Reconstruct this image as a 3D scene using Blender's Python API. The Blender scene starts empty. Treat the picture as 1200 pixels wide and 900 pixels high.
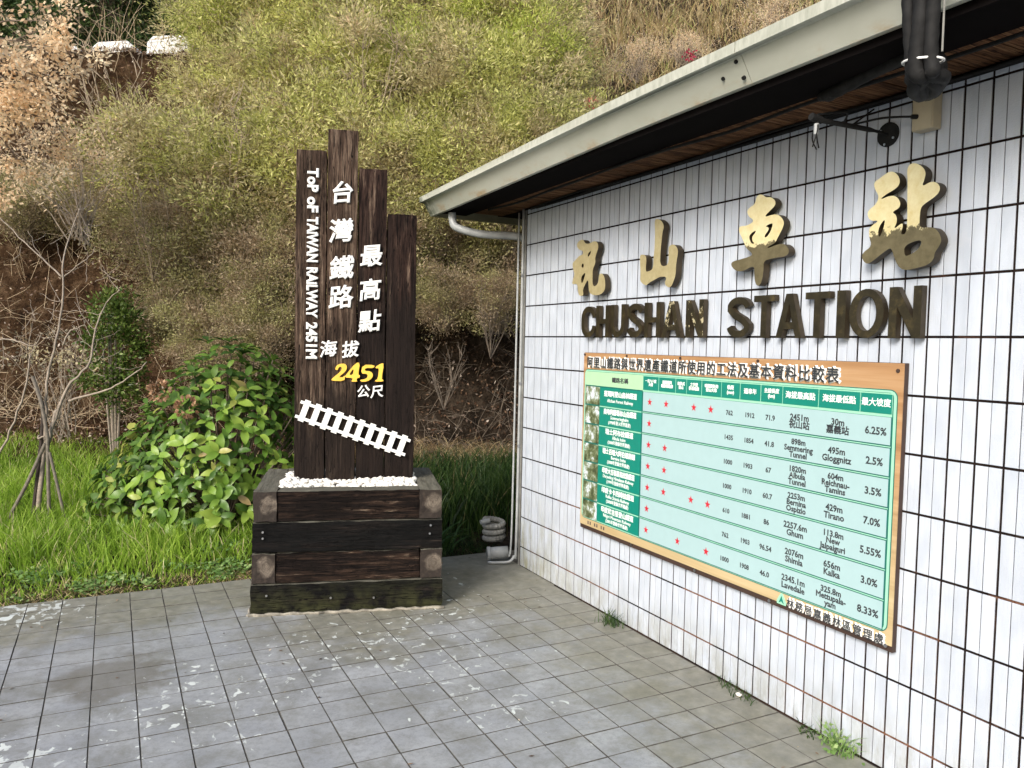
import bpy, math, random
import numpy as np
from mathutils import Vector, Matrix, noise as mn
random.seed(7); rng = np.random.default_rng(7)
SC = bpy.context.scene
COL = SC.collection
PI = math.pi
# ------------------------------------------------------------------ camera
F, YAW, PITCH, ROLL = 919.5, .4714, -.0495, .0216
CH = 1.761                    # camera height
XW = 2.90                     # face of the tiled wall
def rotm():
    cy, sy = math.cos(YAW), math.sin(YAW)
    fw = Vector((sy*math.cos(PITCH), cy*math.cos(PITCH), math.sin(PITCH)))
    r = Vector((cy, -sy, 0)); u = r.cross(fw)
    cr, sr = math.cos(ROLL), math.sin(ROLL)
    return r*cr+u*sr, r*-sr+u*cr, fw
RR, UU, FW = rotm()
cam = bpy.data.objects.new('camera', bpy.data.cameras.new('camera'))
COL.objects.link(cam); SC.camera = cam
cam.matrix_world = Matrix(((RR.x, UU.x, -FW.x, 0), (RR.y, UU.y, -FW.y, 0), (RR.z, UU.z, -FW.z, CH), (0, 0, 0, 1)))
cam.data.sensor_width = 36; cam.data.lens = 36*F/1200; cam.data.clip_end = 2000; cam.data.clip_start = .05
# ------------------------------------------------------------------ sky, sun, exposure
SUN = Vector((-.56, -.36, .42)).normalized()      # towards the sun
w = bpy.data.worlds.new('World'); SC.world = w; w.use_nodes = True
nt = w.node_tree; bg = nt.nodes['Background']
sky = nt.nodes.new('ShaderNodeTexSky'); sky.sky_type = 'NISHITA'; sky.sun_disc = False
sky.sun_elevation = math.asin(SUN.z); sky.sun_rotation = math.atan2(SUN.x, SUN.y)
sky.air_density = 1.0; sky.dust_density = 3.0; sky.ozone_density = 1.0
nt.links.new(sky.outputs[0], bg.inputs[0]); bg.inputs[1].default_value = .15
sl = bpy.data.lights.new('sun', 'SUN'); sl.energy = 2.7; sl.angle = math.radians(22); sl.color = (1, .96, .90)
so = bpy.data.objects.new('sun', sl); COL.objects.link(so); so.rotation_euler = SUN.to_track_quat('Z', 'Y').to_euler()
SC.view_settings.view_transform = 'Standard'; SC.view_settings.look = 'None'
SC.view_settings.exposure = .48; SC.view_settings.gamma = 1

def ray(px, py): return RR*((px-600)/F)+UU*(-(py-450)/F)+FW
def on(px, py, ax, val):        # where the sight line of a photograph point meets an axis plane
    d = ray(px, py); o = Vector((0, 0, CH)); return o+d*((val-o[ax])/d[ax])
def at(px, py, dist): return Vector((0, 0, CH))+ray(px, py)*dist
def proj(p):
    q = Vector(p)-Vector((0, 0, CH)); z = q.dot(FW)
    return (600+F*q.dot(RR)/z, 450-F*q.dot(UU)/z, z) if z > .05 else (-9e9, -9e9, z)
# ------------------------------------------------------------------ object helpers
def tag(o, label=None, cat=None, group=None, kind=None):
    if label: o['label'] = label
    if cat: o['category'] = cat
    if group: o['group'] = group
    if kind: o['kind'] = kind
    return o
def empty(name, loc, label, cat, group=None, rz=0):
    o = bpy.data.objects.new(name, None); COL.objects.link(o); o.location = loc; o.rotation_euler = (0, 0, rz)
    o.empty_display_size = .1
    return tag(o, label, cat, group)
def wm(o):
    m = Matrix.LocRotScale(o.location, o.rotation_euler, o.scale)
    return (wm(o.parent) @ o.matrix_parent_inverse @ m) if o.parent else m
def link(o, parent=None, world=True):
    COL.objects.link(o)
    if parent:
        o.parent = parent
        if world: o.matrix_parent_inverse = wm(parent).inverted()
    return o
class M:
    def __init__(s): s.v = []; s.f = []; s.m = []
    def add(s, v, f, mi=0):
        n = len(s.v); s.v += [tuple(p) for p in v]; s.f += [tuple(i+n for i in q) for q in f]; s.m += [mi]*len(f); return s
    def box(s, a, b, mi=0, mat=None):
        (x0, y0, z0), (x1, y1, z1) = a, b
        v = [(x0,y0,z0),(x1,y0,z0),(x1,y1,z0),(x0,y1,z0),(x0,y0,z1),(x1,y0,z1),(x1,y1,z1),(x0,y1,z1)]
        if mat: v = [mat @ Vector(p) for p in v]
        return s.add(v, [(0,3,2,1),(4,5,6,7),(0,1,5,4),(1,2,6,5),(2,3,7,6),(3,0,4,7)], mi)
    def tube(s, pts, r, n=8, mi=0, caps=True):
        pts = [Vector(p) for p in pts]; rs = r if isinstance(r, (list, tuple)) else [r]*len(pts)
        base = len(s.v); up = None
        for i, p in enumerate(pts):
            t = (pts[min(i+1, len(pts)-1)]-pts[max(i-1, 0)]).normalized()
            if up is None: up = t.orthogonal().normalized()
            up = (up-t*up.dot(t)).normalized(); sd = t.cross(up)
            for k in range(n):
                a = 2*PI*k/n; s.v.append(tuple(p+(up*math.cos(a)+sd*math.sin(a))*rs[i]))
        for i in range(len(pts)-1):
            for k in range(n):
                a = base+i*n+k; b = base+i*n+(k+1) % n; s.f.append((a, b, b+n, a+n)); s.m.append(mi)
        if caps:
            s.f.append(tuple(base+k for k in range(n))[::-1]); s.m.append(mi)
            s.f.append(tuple(base+(len(pts)-1)*n+k for k in range(n))); s.m.append(mi)
        return s
    def build(s, name, mats, parent=None, smooth=False, bevel=0):
        me = bpy.data.meshes.new(name); me.from_pydata(s.v, [], s.f)
        for m in (mats if isinstance(mats, (list, tuple)) else [mats]): me.materials.append(m)
        me.polygons.foreach_set('material_index', s.m)
        if smooth: me.polygons.foreach_set('use_smooth', [True]*len(s.f))
        me.update(); o = bpy.data.objects.new(name, me); link(o, parent)
        if bevel:
            b = o.modifiers.new('bevel', 'BEVEL'); b.width = bevel; b.segments = 2; b.limit_method = 'ANGLE'
        return o
def npmesh(name, V, Q, mat, rnd=None, smooth=False):
    me = bpy.data.meshes.new(name); k = Q.shape[1]
    me.vertices.add(len(V)); me.vertices.foreach_set('co', V.astype(np.float32).ravel())
    me.loops.add(Q.size); me.loops.foreach_set('vertex_index', Q.astype(np.int32).ravel())
    me.polygons.add(len(Q)); me.polygons.foreach_set('loop_start', np.arange(0, Q.size, k, dtype=np.int32))
    me.polygons.foreach_set('loop_total', np.full(len(Q), k, dtype=np.int32))
    if smooth: me.polygons.foreach_set('use_smooth', np.ones(len(Q), dtype=bool))
    me.update(calc_edges=True)
    if rnd is not None:
        a = me.attributes.new('rnd', 'FLOAT', 'FACE'); a.data.foreach_set('value', rnd.astype(np.float32))
    me.materials.append(mat); return me
def nob(name, me, parent=None, **k):
    return tag(link(bpy.data.objects.new(name, me), parent), **k)
def sink(px, py): return None
def spline(pts, n=6):
    P = [Vector(p) for p in pts]; out = []
    for i in range(len(P)-1):
        a, b, c, d = P[max(i-1, 0)], P[i], P[i+1], P[min(i+2, len(P)-1)]
        for k in range(n):
            t = k/n; out.append(.5*((2*b)+(c-a)*t+(2*a-5*b+4*c-d)*t*t+(3*b-a-3*c+d)*t**3))
    return out+[P[-1]]
# ------------------------------------------------------------------ material helper
class N:
    def __init__(s, name):
        s.mat = bpy.data.materials.new(name); s.mat.use_nodes = True; s.t = s.mat.node_tree
        s.b = s.t.nodes['Principled BSDF']; s.out = s.t.nodes['Material Output']
    def n(s, typ, **k):
        nd = s.t.nodes.new('ShaderNode'+typ)
        for a, v in k.items():
            if a == 'ins':
                for i, x in v.items(): s.set(nd.inputs[i], x)
            else: setattr(nd, a, v)
        return nd
    def set(s, sock, x):
        if hasattr(x, 'node'): s.t.links.new(x, sock)
        else: sock.default_value = x
    def pos(s, scale=(1, 1, 1), rot=(0, 0, 0), obj=False):
        src = s.n('TexCoord').outputs['Object'] if obj else s.n('NewGeometry').outputs['Position']
        if obj == 'rand':
            src = s.vadd(src, s.n('ObjectInfo').outputs['Random'], 37.)
        m = s.n('Mapping', ins={0: src}); m.inputs['Scale'].default_value = scale; m.inputs['Rotation'].default_value = rot
        return m.outputs[0]
    def vadd(s, v, val, k):
        c = s.n('CombineXYZ'); mm = s.math('MULTIPLY', val, k)
        for i in range(3): s.t.links.new(mm, c.inputs[i])
        a = s.n('VectorMath', operation='ADD', ins={0: v, 1: c.outputs[0]}); return a.outputs[0]
    def noise(s, vec, scale, detail=4, rough=.6, dist=0):
        return s.n('TexNoise', ins={'Vector': vec, 'Scale': scale, 'Detail': detail, 'Roughness': rough, 'Distortion': dist}).outputs[0]
    def ramp(s, fac, stops, interp='LINEAR'):
        r = s.n('ValToRGB'); s.t.links.new(fac, r.inputs[0]); e = r.color_ramp; e.interpolation = interp
        while len(e.elements) < len(stops): e.elements.new(.5)
        for el, (p, c) in zip(e.elements, stops):
            el.position = p; el.color = (c, c, c, 1) if isinstance(c, (int, float)) else (*c, 1)
        return r.outputs[0]
    def mix(s, fac, a, b, mode='MIX'):
        m = s.n('Mix', data_type='RGBA', blend_type=mode)
        s.set(m.inputs[0], fac)
        for sock, x in ((m.inputs[6], a), (m.inputs[7], b)):
            if hasattr(x, 'node'): s.t.links.new(x, sock)
            else: sock.default_value = (*x, 1)
        return m.outputs[2]
    def math(s, op, a, b=0., c=None, clamp=False):
        m = s.n('Math', operation=op, use_clamp=clamp); s.set(m.inputs[0], a); s.set(m.inputs[1], b)
        if c is not None: s.set(m.inputs[2], c)
        return m.outputs[0]
    def sep(s, v):
        x = s.n('SeparateXYZ', ins={0: v}); return x.outputs
    def near(s, sep, p, r, fall=.5):      # 1 inside an area of the real floor or wall, 0 outside
        c = s.n('CombineXYZ'); 
        for i in range(3):
            if p[i] is not None: s.t.links.new(sep[i], c.inputs[i])
        d = s.n('VectorMath', operation='DISTANCE', ins={0: c.outputs[0], 1: tuple(0 if q is None else q for q in p)}).outputs[1]
        m = s.n('MapRange', ins={0: d, 1: r*(1-fall), 2: r*(1+fall), 3: 1., 4: 0.}); return m.outputs[0]
    def rng(s, v, a, b, c=0., d=1.):
        return s.n('MapRange', ins={0: v, 1: a, 2: b, 3: c, 4: d}).outputs[0]
    def bump(s, h, dist, strength=1.):
        bn = s.n('Bump', ins={'Height': h, 'Distance': dist, 'Strength': strength}); s.t.links.new(bn.outputs[0], s.b.inputs['Normal'])
    def done(s, col=None, rough=None, metal=None, spec=None):
        if col is not None: s.set(s.b.inputs['Base Color'], col if hasattr(col, 'node') else (*col, 1))
        if rough is not None: s.set(s.b.inputs['Roughness'], rough)
        if metal is not None: s.set(s.b.inputs['Metallic'], metal)
        if spec is not None: s.b.inputs['Specular IOR Level'].default_value = spec
        return s.mat
def plain(name, col, rough=.5, metal=0, var=.15, sc=20, bump=0, obj=False):
    n = N(name); p = n.pos(obj=obj); k = n.noise(p, sc, 5)
    c = n.ramp(k, [(.3, tuple(x*(1-var) for x in col)), (.7, tuple(min(1, x*(1+var)) for x in col))])
    if bump: n.bump(k, bump)
    return n.done(c, rough, metal)
def leafmat(name, stops, patch=None, transl=.35, rough=.5, usernd=True, objrand=False, psc=.9):
    n = N(name)
    f = n.n('Attribute', attribute_name='rnd').outputs['Fac'] if usernd else n.n('ObjectInfo').outputs['Random']
    c = n.ramp(f, stops)
    if patch:
        k = n.noise(n.pos(), psc, 4, .6); m = n.ramp(k, [(.45, 0.), (.56, 1.)])
        c = n.mix(m, c, n.ramp(f, patch))
    if objrand:
        r = n.n('ObjectInfo').outputs['Random']; c = n.mix(n.math('MULTIPLY', r, .5), c, n.ramp(r, objrand))
    n.done(c, rough, spec=.3)
    tr = n.n('BsdfTranslucent'); n.t.links.new(c, tr.inputs[0])
    mx = n.n('MixShader'); mx.inputs[0].default_value = transl
    n.t.links.new(n.b.outputs[0], mx.inputs[1]); n.t.links.new(tr.outputs[0], mx.inputs[2]); n.t.links.new(mx.outputs[0], n.out.inputs[0])
    return n.mat
# ------------------------------------------------------------------ materials
def m_tile():
    n = N('glazed_wall_tile'); p = n.pos(); s = n.sep(p)
    r = n.n('ObjectInfo').outputs['Random']
    tid = n.noise(n.pos((0, 9.17, 4.18)), 1.7, 0); 
    c = n.mix(n.math('ADD', n.math('MULTIPLY', n.rng(tid, .3, .7), .5), n.math('MULTIPLY', r, .5)), (.44, .485, .555), (.55, .60, .675))
    c = n.mix(n.math('MULTIPLY', n.ramp(n.noise(p, 14, 6, .7), [(.5, 0.), (.75, 1.)]), .25), c, (.60, .61, .60))
    low = n.rng(s[2], .0, .30, 1., 0.); g = n.math('MULTIPLY', low, n.ramp(n.noise(n.pos((1, 1, .35)), 9, 7, .75), [(.40, 0.), (.62, 1.)]))
    c = n.mix(n.math('MULTIPLY', g, .75, clamp=True), c, (.25, .25, .20))
    cor = n.math('MULTIPLY', n.rng(s[1], 4.5, 5.5), n.rng(s[2], .1, .75, 1., 0.))
    st = n.math('MULTIPLY', cor, n.ramp(n.noise(n.pos((1, 3, .8)), 5, 6, .7), [(.42, 0.), (.62, 1.)]))
    c = n.mix(st, c, (.28, .28, .19))
    c = n.mix(n.math('MULTIPLY', n.ramp(n.noise(n.pos((1, 2.5, .22)), 26, 5, .7), [(.5, 0.), (.7, 1.)]), .22), c, (.36, .37, .38))
    n.bump(n.noise(p, 170, 3, .6), .0022, .8)
    return n.done(c, .27, spec=.5)
TILE = m_tile()
def m_joint():
    n = N('dark_joint_mortar'); p = n.pos(); s = n.sep(p)
    k = n.noise(n.pos((1, .6, 2.)), 3.2, 6, .7)
    low = n.rng(s[2], .5, 1.2, .16, 0.)
    hz = n.rng(n.math('ABSOLUTE', n.math('SUBTRACT', n.math('FRACT', n.math('ADD', n.math('DIVIDE', n.math('SUBTRACT', s[2], 1.829), .239), 10.5)), .5)), .02, .05, 1., 0.)
    rust = n.math('MULTIPLY', n.ramp(n.math('ADD', k, low), [(.64, 0.), (.72, 1.)]), n.math('MAXIMUM', hz, .15))
    c = n.mix(rust, n.ramp(n.noise(p, 60, 4), [(.3, (.007, .005, .005)), (.7, (.026, .018, .015))]), n.ramp(n.noise(p, 90, 5), [(.3, (.10, .032, .015)), (.7, (.22, .13, .09))]))
    return n.done(c, 1., spec=.05)
JOINT = m_joint()
def m_floor(name='worn_grey_paving', joint=False):
    n = N(name); p = n.pos(); s = n.sep(p)
    tid = n.noise(n.pos((5.015, 5.015, 0)), .93, 0)
    c = n.mix(n.rng(tid, .3, .7), (.285, .30, .325), (.35, .365, .385))
    c = n.mix(n.math('MULTIPLY', n.ramp(n.noise(p, 3.0, 8, .72, .3), [(.46, 0.), (.62, 1.)]), .65), c, (.165, .165, .145))
    c = n.mix(n.math('MULTIPLY', n.ramp(n.noise(p, 24, 9, .85), [(.46, 0.), (.60, 1.)]), .45), c, (.14, .143, .13))
    c = n.mix(n.math('MULTIPLY', n.ramp(n.noise(p, 75, 6, .8), [(.55, 0.), (.66, 1.)]), .35), c, (.42, .43, .45))
    # green-brown film along the wall, the grass edge and round the planter
    wl = n.rng(s[0], 1.75, 2.75); ge = n.rng(s[1], 4.9, 5.7)
    lw = n.math('MAXIMUM', wl, n.math('MULTIPLY', ge, 1.25)); lw = n.math('MAXIMUM', lw, n.near(s, (2.35, 5.2, None), .75, .6))
    lw = n.math('MAXIMUM', lw, n.near(s, (1.4, 4.75, None), .55, .7))
    tj = n.n('ObjectInfo').outputs['Random']; c = n.mix(n.math('MULTIPLY', tj, .22), c, (.20, .205, .20))
    k = n.math('ADD', n.noise(p, 2.6, 8, .7), n.math('MULTIPLY', n.math('SUBTRACT', tj, .5), .08))
    mo = n.ramp(n.math('ADD', n.math('MULTIPLY', lw, .5), k), [(.62, 0.), (.90, 1.)])
    c = n.mix(n.math('MULTIPLY', mo, .68), c, n.ramp(n.noise(p, 13, 6), [(.3, (.11, .105, .065)), (.5, (.18, .17, .115)), (.7, (.27, .255, .19))]))
    # one damp brown patch
    sp = n.math('ADD', n.near(s, (-.01, 4.5, None), .3, .8), n.math('MULTIPLY', n.math('SUBTRACT', n.noise(p, 5, 5), .5), 1.5))
    c = n.mix(n.math('MULTIPLY', n.ramp(sp, [(.45, 0.), (.7, 1.)]), .6), c, (.12, .11, .09))
    # flaking white paint
    pm = None
    for q, r in [((-.45, 5.78), .36), ((.55, 5.0), .0), ((1.62, 3.95), .62), ((1.85, 4.75), .5), ((1.05, 4.3), .6), ((.5, 4.2), .45), ((-.45, 3.72), .35), ((.3, 3.9), .5), ((1.7, 3.3), .35), ((2.0, 5.3), .35), ((1.45, 4.3), .6)]:
        if r == 0: continue
        m = n.near(s, (q[0], q[1], None), r, .7); m = n.math('MULTIPLY', m, 1.5 if q[0] == -.45 else 1.)
        pm = m if pm is None else n.math('MAXIMUM', pm, m)
    k2 = n.noise(n.pos((1.3, 1, 1), (0, 0, .3)), 13., 4, .55, .8)
    jx = n.math('ABSOLUTE', n.math('SUBTRACT', n.math('FRACT', n.math('MULTIPLY', n.math('ADD', s[0], 20.44), 5.015)), .5))
    jl = n.rng(jx, .40, .5, 0., .05)
    fade = n.ramp(n.noise(p, 6, 3), [(.35, .45), (.6, 1.)]); pf = n.math('MULTIPLY', fade, n.ramp(n.math('ADD', n.math('ADD', n.math('MULTIPLY', pm, .15), jl), k2), [(.752, 0.), (.775, 1.)]))
    c = n.mix(pf, c, (.62, .66, .64))
    n.bump(n.noise(p, 120, 5, .7), .0012, .6)
    return n.done(c, n.ramp(n.noise(p, 4, 5), [(.3, .42), (.7, .62)]))
PAVE = m_floor()
GROUT = plain('paving_joint_dirt', (.085, .08, .07), 1., var=.5)
def m_wood(name, dark, mid, light, a=(.40, .55, .68), stretch=14, bumpd=.006, moss=False, tar=None):
    n = N(name); p = n.pos((1, stretch, stretch), obj='rand'); 
    k = n.noise(p, 2.2, 9, .72, .4)
    c = n.ramp(k, [(a[0], dark), (a[1], mid), (a[2], light)])
    f = n.noise(n.pos((2, 40, 40), obj='rand'), 2.5, 6, .7)
    c = n.mix(n.ramp(f, [(.38, .85), (.50, 0.)]), c, tuple(x*.35 for x in dark))
    big = n.noise(n.pos((1, 2.2, 2.2), obj='rand'), 2.0, 5, .65)
    c = n.mix(n.ramp(big, [(.38, .75), (.54, 0.)]), c, tuple(x*.6 for x in dark))
    if moss:
        z = n.sep(n.pos())[2]
        c = n.mix(n.math('MULTIPLY', n.rng(z, 0., .22, 1., 0.), n.ramp(n.noise(n.pos(), 9, 6), [(.4, 0.), (.6, .8)])), c, (.05, .052, .022))
    cr = n.noise(n.pos((1.2, 30, 30), obj='rand'), 1.6, 3, .5, .6); cl = n.math('ABSOLUTE', n.math('SUBTRACT', cr, .5)); cm = n.ramp(cl, [(.004, 1.), (.012, 0.)])
    c = n.mix(cm, c, (.004, .003, .003)); k = n.math('SUBTRACT', k, n.math('MULTIPLY', cm, .8))
    if tar:
        z = n.sep(n.pos())[2]; e = n.math('ADD', z, n.math('MULTIPLY', n.math('SUBTRACT', n.noise(n.pos((3, 3, .6)), 3, 6, .7), .5), 2.2))
        c = n.mix(n.rng(e, tar-.35, tar+.25, .85, 0.), c, (.012, .009, .008))
    if moss:
        up = n.sep(n.n('NewGeometry').outputs['Normal'])[2]; c = n.mix(n.math('MULTIPLY', n.rng(up, .4, .8), n.ramp(n.noise(n.pos((1, 6, 6), obj='rand'), 4, 6, .7), [(.35, .5), (.6, .95)])), c, (.16, .155, .125))
    n.bump(n.math('ADD', k, n.math('MULTIPLY', f, .8)), bumpd, 1.)
    return n.done(c, .9, spec=.12)
TIE = m_wood('weathered_sleeper_wood', (.010, .007, .006), (.045, .027, .019), (.30, .235, .17), (.47, .59, .70), moss=True)
TIE_D = m_wood('tarred_sleeper_wood', (.006, .006, .006), (.014, .011, .010), (.15, .11, .08), (.48, .62, .78), moss=True)
POST_A = m_wood('grey_brown_post_wood', (.030, .019, .014), (.080, .052, .037), (.27, .20, .145), (.34, .50, .68), 18, tar=1.55)
POST_B = m_wood('dark_post_wood', (.012, .007, .006), (.045, .026, .020), (.22, .16, .115), (.40, .56, .72), 14, tar=2.25)
def m_endgrain():
    n = N('sawn_end_grain'); p = n.pos((1, 1, 1), obj='rand')
    v = n.pos(obj=True); s = n.sep(v)
    d = n.math('SQRT', n.math('ADD', n.math('POWER', n.math('ADD', s[1], .02), 2.), n.math('POWER', n.math('SUBTRACT', s[2], .01), 2.)))
    d = n.math('ADD', d, n.math('MULTIPLY', n.math('SUBTRACT', n.noise(p, 14, 4), .5), .07))
    ring = n.ramp(n.math('FRACT', n.math('MULTIPLY', d, 75.)), [(.0, (.11, .09, .07)), (.8, (.165, .135, .105)), (1., (.08, .062, .048))])
    c = n.mix(n.ramp(d, [(.050, 0.), (.066, 1.)]), ring, (.018, .012, .009))
    c = n.mix(n.ramp(n.noise(p, 45, 6), [(.5, 0.), (.65, .6)]), c, (.05, .035, .025))
    ra = n.n('ObjectInfo').outputs['Random']; c = n.mix(n.math('MULTIPLY', n.ramp(n.noise(n.pos((1, 1, 1), obj='rand'), 9, 4, .6), [(.42, 0.), (.56, 1.)]), n.rng(ra, 0., 1., .3, 1.)), c, (.02, .014, .010))
    n.bump(n.noise(p, 60, 5), .002); return n.done(c, .9)
ENDG = m_endgrain()
def m_gutter():
    n = N('pale_painted_gutter'); p = n.pos(); s = n.sep(p)
    c = n.ramp(n.noise(n.pos((1, .5, 1)), 4, 6), [(.3, (.40, .41, .34)), (.7, (.49, .50, .43))])
    top = n.rng(s[2], 2.93, 2.955)
    c = n.mix(n.math('MULTIPLY', top, n.ramp(n.noise(n.pos((1, 1.2, .3)), 30, 7, .75), [(.40, 0.), (.65, 1.)])), c, (.30, .31, .25))
    low = n.rng(s[2], 2.83, 2.89, 1., 0.)
    c = n.mix(n.math('MULTIPLY', low, n.ramp(n.noise(n.pos((1, .8, 2)), 7, 6, .7), [(.52, 0.), (.68, .8)])), c, (.36, .24, .11))
    en = n.rng(s[1], 5.85, 6.05)
    c = n.mix(n.math('MULTIPLY', en, n.ramp(n.noise(p, 16, 6), [(.4, 0.), (.55, 1.)])), c, (.06, .075, .05))
    return n.done(c, .45)
GUT = m_gutter()
DARK = plain('eave_shade_black', (.005, .004, .004), 1., sc=8); DARK.node_tree.nodes['Principled BSDF'].inputs['Specular IOR Level'].default_value = .05  # deep shade under the eave, put into the colour
SOFF = m_wood('brown_soffit_board', (.06, .028, .015), (.14, .068, .033), (.26, .145, .075), (.3, .48, .66), 22, .001)
ROOF = plain('grey_green_roof_sheet', (.16, .18, .16), .5, sc=6)
OLIVE = plain('olive_painted_fascia', (.22, .21, .13), .6, sc=6)
BLACK = plain('black_rubber_cable', (.010, .010, .010), .75, sc=30, var=.6); BLACK.node_tree.nodes['Principled BSDF'].inputs['Specular IOR Level'].default_value = .25
PVC = plain('grey_plastic_pipe', (.33, .345, .345), .4, sc=9, var=.25)
PVCD = plain('dirty_grey_pipe', (.20, .20, .185), .5, sc=9, var=.4)
WHITE = plain('white_painted_metal', (.82, .82, .79), .45, var=.10, sc=30)
WHITEL = plain('white_lettering', (.80, .80, .775), .5, var=.10, sc=35)
BOXM = plain('yellowed_plastic_box', (.42, .37, .26), .5, sc=5)
STEEL = plain('galvanised_steel', (.5, .5, .5), .35, 1.)
YELLOW = plain('yellow_gold_paint', (.80, .50, .07), .35, sc=8)
PEB = plain('white_pebble', (.80, .775, .72), .6, var=.16, sc=22)
CONC = plain('whitewashed_concrete', (.66, .66, .64), .8, sc=5, var=.25)
MORTAR = plain('pale_mortar', (.24, .22, .18), .9, sc=12, var=.7)
def m_gold(name, split=None):
    n = N(name); p = n.pos(); s = n.sep(p)
    k = n.noise(p, 22, 6, .7)
    new = n.ramp(k, [(.3, (.78, .64, .30)), (.7, (.92, .82, .50))])
    pale = n.ramp(k, [(.3, (.42, .35, .18)), (.7, (.56, .49, .28))])
    old = n.ramp(k, [(.3, (.12, .10, .05)), (.7, (.21, .175, .095))])
    if split is None: c = pale; rg = .5
    else:
        e = n.math('ADD', s[2], n.math('MULTIPLY', n.math('SUBTRACT', n.noise(p, 30, 5, .7), .5), .12))
        f = n.ramp(n.rng(e, split-.004, split+.004), [(.0, 0.), (1., 1.)]); c = n.mix(f, old, new)
    n.bump(k, .001); return n.done(c, .36, .35)
GOLD_P = m_gold('dull_gold_letter'); GOLD_C = m_gold('worn_gold_letter', 2.285); GOLD_Z = m_gold('peeled_gold_letter', 2.262)
def m_bronze(name, flaky):
    n = N(name); p = n.pos()
    c = n.ramp(n.noise(p, 16, 7, .7), [(.3, (.022, .018, .010)), (.55, (.045, .036, .018)), (.74, (.12, .09, .036))])
    if flaky: c = n.mix(n.ramp(n.noise(n.pos((1, 1, .7)), 15, 6, .75), [(.555, 0.), (.57, 1.)]), c, (.66, .58, .36))
    return n.done(c, .42, .45)
BRONZE = m_bronze('brown_bronze_letter', False); BRONZE_F = m_bronze('flaking_bronze_letter', True)
LSIDE = plain('letter_side_shade', (.045, .033, .018), .5, .3, sc=14, var=.4)  # shade on the letter sides, painted in as a dark brown
# board print colours
def m_boardwood():
    n = N('wood_grain_print'); p = n.pos(); s = n.sep(p)
    k = n.noise(n.pos((1, .7, 14)), 1.6, 6, .6, .5)
    a = n.ramp(k, [(.3, (.26, .135, .06)), (.5, (.38, .215, .10)), (.7, (.48, .31, .17))])
    b = n.ramp(k, [(.3, (.40, .30, .15)), (.7, (.54, .43, .25))])
    return n.done(n.mix(n.rng(s[2], .75, 1.35), b, a), .35)
BWOOD = m_boardwood()
TEAL = plain('teal_print', (.008, .20, .15), .3, var=.04); MINT = plain('mint_print', (.30, .60, .43), .3, var=.03)
ICE = plain('pale_blue_print', (.34, .49, .505), .3, var=.02); INK = plain('dark_ink_print', (.03, .035, .04), .4)
DTEAL = plain('dark_teal_line', (.01, .13, .11), .3); RED = plain('red_print', (.55, .02, .04), .35); PGREEN = plain('pale_green_print', (.38, .62, .38), .3, var=.03)
BFRAME = plain('dark_brown_backing', (.045, .025, .018), .6)
def m_photo():
    n = N('small_landscape_print'); p = n.pos(obj=False)
    k = n.noise(n.vadd(p, n.n('ObjectInfo').outputs['Random'], 13.), 11, 7, .75)
    return n.done(n.ramp(k, [(.34, (.015, .02, .015)), (.46, (.09, .11, .05)), (.54, (.22, .26, .16)), (.60, (.55, .62, .66)), (.7, (.75, .8, .85))]), .35)
PHOTO = m_photo()
def m_earth(name, c1, c2, c3, sc=2.2):
    n = N(name); p = n.pos(); k = n.noise(p, sc, 9, .75)
    c = n.ramp(k, [(.34, c1), (.5, c2), (.68, c3)])
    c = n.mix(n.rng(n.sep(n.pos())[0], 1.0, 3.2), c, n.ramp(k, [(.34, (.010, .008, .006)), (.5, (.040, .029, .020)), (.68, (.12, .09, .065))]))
    n.bump(n.noise(p, sc*3, 9, .75), .12); return n.done(c, .95, spec=.1)
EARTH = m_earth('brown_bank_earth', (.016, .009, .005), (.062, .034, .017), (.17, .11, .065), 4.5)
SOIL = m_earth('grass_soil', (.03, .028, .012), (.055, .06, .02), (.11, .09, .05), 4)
ASPH = plain('road_asphalt', (.06, .06, .06), .9)
BARK = plain('grey_brown_bark', (.13, .10, .075), .9, sc=30, var=.45)
TWIGL = plain('pale_bush_twig', (.30, .24, .17), .9, sc=15, var=.5)
BARKL = plain('pale_lichen_bark', (.27, .225, .18), .9, sc=25, var=.35)
STAKE = plain('grey_stake_wood', (.15, .13, .105), .9, sc=25, var=.4)
STAKED = plain('dark_stake_wood', (.035, .025, .02), .9, sc=25, var=.4)
L_BUSH = leafmat('fine_yellow_green_leaf', [(0, (.08, .08, .03)), (.22, (.30, .31, .10)), (.6, (.64, .66, .22)), (.85, (.86, .84, .38)), (1, (.68, .50, .30))],
                 [(0, (.12, .10, .055)), (.3, (.40, .34, .18)), (.75, (.72, .64, .38)), (1, (.68, .48, .32))], psc=1.5, transl=.5)
L_LOW = leafmat('dull_olive_leaf', [(0, (.07, .065, .03)), (.3, (.26, .25, .10)), (.7, (.52, .50, .22)), (.9, (.66, .58, .36)), (1, (.46, .34, .22))],
                 [(0, (.09, .06, .04)), (.35, (.30, .22, .13)), (1, (.64, .52, .38))], psc=2.2, transl=.45)
L_TAN = leafmat('dry_tan_leaf', [(0, (.62, .40, .22)), (.35, (.92, .70, .46)), (1, (.98, .88, .66))], transl=.5)
L_DARK = leafmat('dark_conifer_leaf', [(0, (.015, .03, .01)), (.5, (.05, .09, .025)), (.85, (.13, .19, .05)), (1, (.30, .32, .10))], transl=.15)
L_COL = leafmat('glossy_small_leaf', [(0, (.03, .055, .012)), (.5, (.085, .14, .025)), (1, (.26, .33, .09))], transl=.25, rough=.3)
L_GRASS = leafmat('bright_grass_blade', [(0, (.11, .20, .018)), (.5, (.32, .50, .055)), (.86, (.56, .70, .14)), (.93, (.66, .58, .30)), (1, (.78, .70, .45))], transl=.5)
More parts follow.
